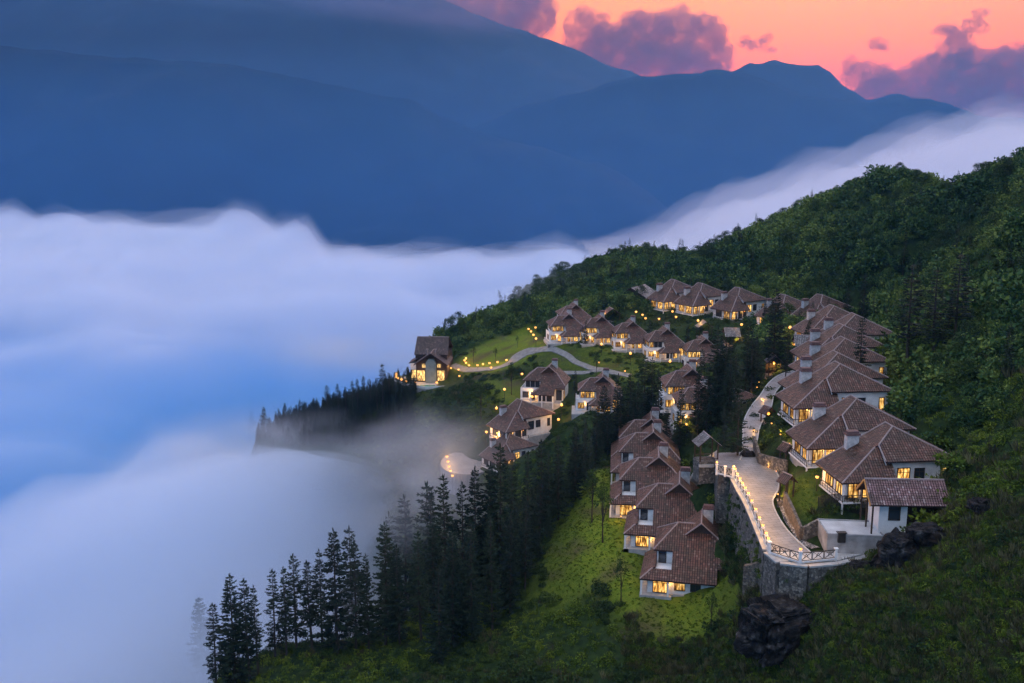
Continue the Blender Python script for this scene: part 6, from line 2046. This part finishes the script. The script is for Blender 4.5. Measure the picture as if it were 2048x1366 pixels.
# thick ground cover of the near right slope
def c_nr(x, y, z, px, py): return (px > 1250) & (py > 1000) & (lookup(lawn, x, y) < .35) & (x > 15)
pts, px, py = pick(30000, 10, 100, 85, 165, c_nr)
nn = patch(pts[:, 0], pts[:, 1], .09, 41.0)
u = rng.random(len(pts))
for a, b, key, lab in ((0, .30, "grass", "long green grass on the lower right slope"), (.30, .52, "dry", "faded grass on the lower right slope"), (.52, .70, "dark", "dark low shrubs on the lower right slope"), (.70, 1, "bank", "low leafy plants on the lower right slope")):
    m = (u + nn * .25 >= a) & (u + nn * .25 < b)
    scatter("slope_cover", SRC[key], pts[m] - [0, 0, .1], lab, rng.uniform(0, 6.28, m.sum()), rng.uniform(.35, .9, m.sum()) * (.7 if key == "dark" else 1.2))
# creepers hanging on the retaining wall
cr_ = []
for i in range(0, 24):
    for q in range(6):
        t_ = rng.random()
        p_ = RL[i].lerp(RL[i + 1], rng.random())
        cr_.append((p_.x - .75, p_.y, p_.z - .6 - 9.0 * t_ ** .7))
for a_, b_ in zip(fr2, fr2[1:]):
    for q in range(3):
        p_ = a_.lerp(b_, rng.random())
        cr_.append((p_.x, p_.y - .6, p_.z - 1.0 - 5.0 * rng.random() ** .6))
cr_ = np.array(cr_); u = rng.random(len(cr_)) < .5
scatter("wall_creeper", SRC["dark"], cr_[u], "dark creepers hanging on the retaining walls", rng.uniform(0, 6.28, u.sum()), rng.uniform(.2, .55, u.sum()))
scatter("wall_creeper", SRC["bank"], cr_[~u], "green creepers hanging on the retaining walls", rng.uniform(0, 6.28, (~u).sum()), rng.uniform(.4, .9, (~u).sum()))
# short grass of the lawns
def c_lawn(x, y, z, px, py): return (lookup(lawn, x, y) > .4) & (y < 220)
pts, px, py = pick(16000, -10, 60, 120, 215, c_lawn)
scatter("lawn_grass", SRC["grass"], pts, "short grass of the lawns beside the left row", rng.uniform(0, 6.28, len(pts)), rng.uniform(.18, .42, len(pts)))

# ------------------------------------------------------------------ rocks
def mat_rock():
    m, n, l, b = new_mat("black_karst_rock")
    t = n.new('ShaderNodeTexCoord')
    n1 = n.new('ShaderNodeTexNoise'); n1.inputs['Scale'].default_value = 0.9; n1.inputs['Detail'].default_value = 8; n1.inputs['Roughness'].default_value = .65
    n2 = n.new('ShaderNodeTexNoise'); n2.inputs['Scale'].default_value = 0.35; n2.inputs['Detail'].default_value = 4
    for q in (n1, n2): l.new(t.outputs['Object'], q.inputs['Vector'])
    cr = n.new('ShaderNodeValToRGB'); set_ramp(cr, [(0.3, (0.003, 0.003, 0.003)), (0.48, (0.010, 0.0095, 0.010)), (0.6, (0.034, 0.032, 0.031)), (0.72, (0.12, 0.112, 0.105))])
    l.new(n1.outputs[0], cr.inputs[0])
    mr = n.new('ShaderNodeMapRange'); mr.inputs[1].default_value = .56; mr.inputs[2].default_value = .7; l.new(n2.outputs[0], mr.inputs[0])
    mx = n.new('ShaderNodeMix'); mx.data_type = 'RGBA'; l.new(mr.outputs[0], mx.inputs[0]); l.new(cr.outputs[0], mx.inputs[6]); mx.inputs[7].default_value = (0.035, 0.022, 0.014, 1)
    l.new(mx.outputs[2], b.inputs['Base Color'])
    b.inputs['Roughness'].default_value = .6
    b.inputs['Specular IOR Level'].default_value = .12
    bp = n.new('ShaderNodeBump'); bp.inputs['Strength'].default_value = .9; bp.inputs['Distance'].default_value = .5
    l.new(n1.outputs[0], bp.inputs['Height']); l.new(bp.outputs[0], b.inputs['Normal'])
    return m
M_ROCK = mat_rock()
def rock(p, sx, sy, sz, seed, label, sub=5, rz=0.0, rough=1.0):
    bm = bmesh.new(); bmesh.ops.create_icosphere(bm, subdivisions=sub, radius=1)
    for vx in bm.verts:
        q = vx.co.copy()
        a = mnoise.ridged_multi_fractal(q * .9 + Vector((seed, 0, seed * .7)), 1.0, 2.1, 5, 1.0, 2.0) - 1.1
        c = mnoise.cell(q * 1.7 + Vector((seed * 1.3, 2, 0)))
        g = mnoise.fractal(Vector((q.x * 5, q.y * 5, q.z * 1.6)) + Vector((0, seed, 0)), .8, 2.0, 4)
        b = mnoise.fractal(q * 1.2 + Vector((0, seed, seed)), 1.0, 2.0, 2)
        f = 1 + rough * (.16 * a + .12 * c + .08 * g + .22 * b)
        cubed = Vector((math.copysign(abs(q.x) ** .7, q.x), math.copysign(abs(q.y) ** .7, q.y), math.copysign(abs(q.z) ** .7, q.z)))
        q = cubed * f * .92
        vx.co = Vector((q.x * sx, q.y * sy, q.z * sz))
    me = bpy.data.meshes.new("rock"); bm.to_mesh(me); bm.free()
    me.materials.append(M_ROCK)
    o = mesh_obj("rock", me); o.location = p; o.rotation_euler = (0, 0, rz)
    tag(o, label, "rock", "black rocks on the slope")
    return o
def rock_px(px, py, Y, sx, sy, sz, seed, label, **kw):
    p = at(px, py, Y)
    return rock(p, sx, sy, sz, seed, label, **kw)
rock_px(1560, 1262, 122, 5.3, 3.8, 4.2, 1.0, "huge black overhanging boulder below the stone wall", rz=R(20), sub=6)
rock_px(1652, 1178, 127, 1.5, 1.2, 1.3, 2.0, "small black rock on the big boulder's right shoulder")
rock_px(1795, 1108, 123, 3.0, 2.4, 2.8, 3.0, "black rock outcrop at the end of the pale apron", rz=R(30))
rock_px(1722, 1140, 126, 1.8, 1.4, 1.4, 4.0, "black rock at the foot of the stone wall's right end")
rock_px(1850, 1070, 123, 2.4, 2.0, 1.6, 5.0, "dark rock ledge right of the outbuilding")
rock_px(1968, 1015, 122, 1.9, 1.5, 1.2, 6.0, "black rock cleft on the right-hand slope")
rock_px(1495, 925, 172, 1.7, 1.5, 2.3, 8.0, "smooth black boulder beside the road forecourt", rough=.4)
rock_px(1690, 1165, 124, 1.0, 1.0, .8, 9.0, "lowest black rock under the stone wall")
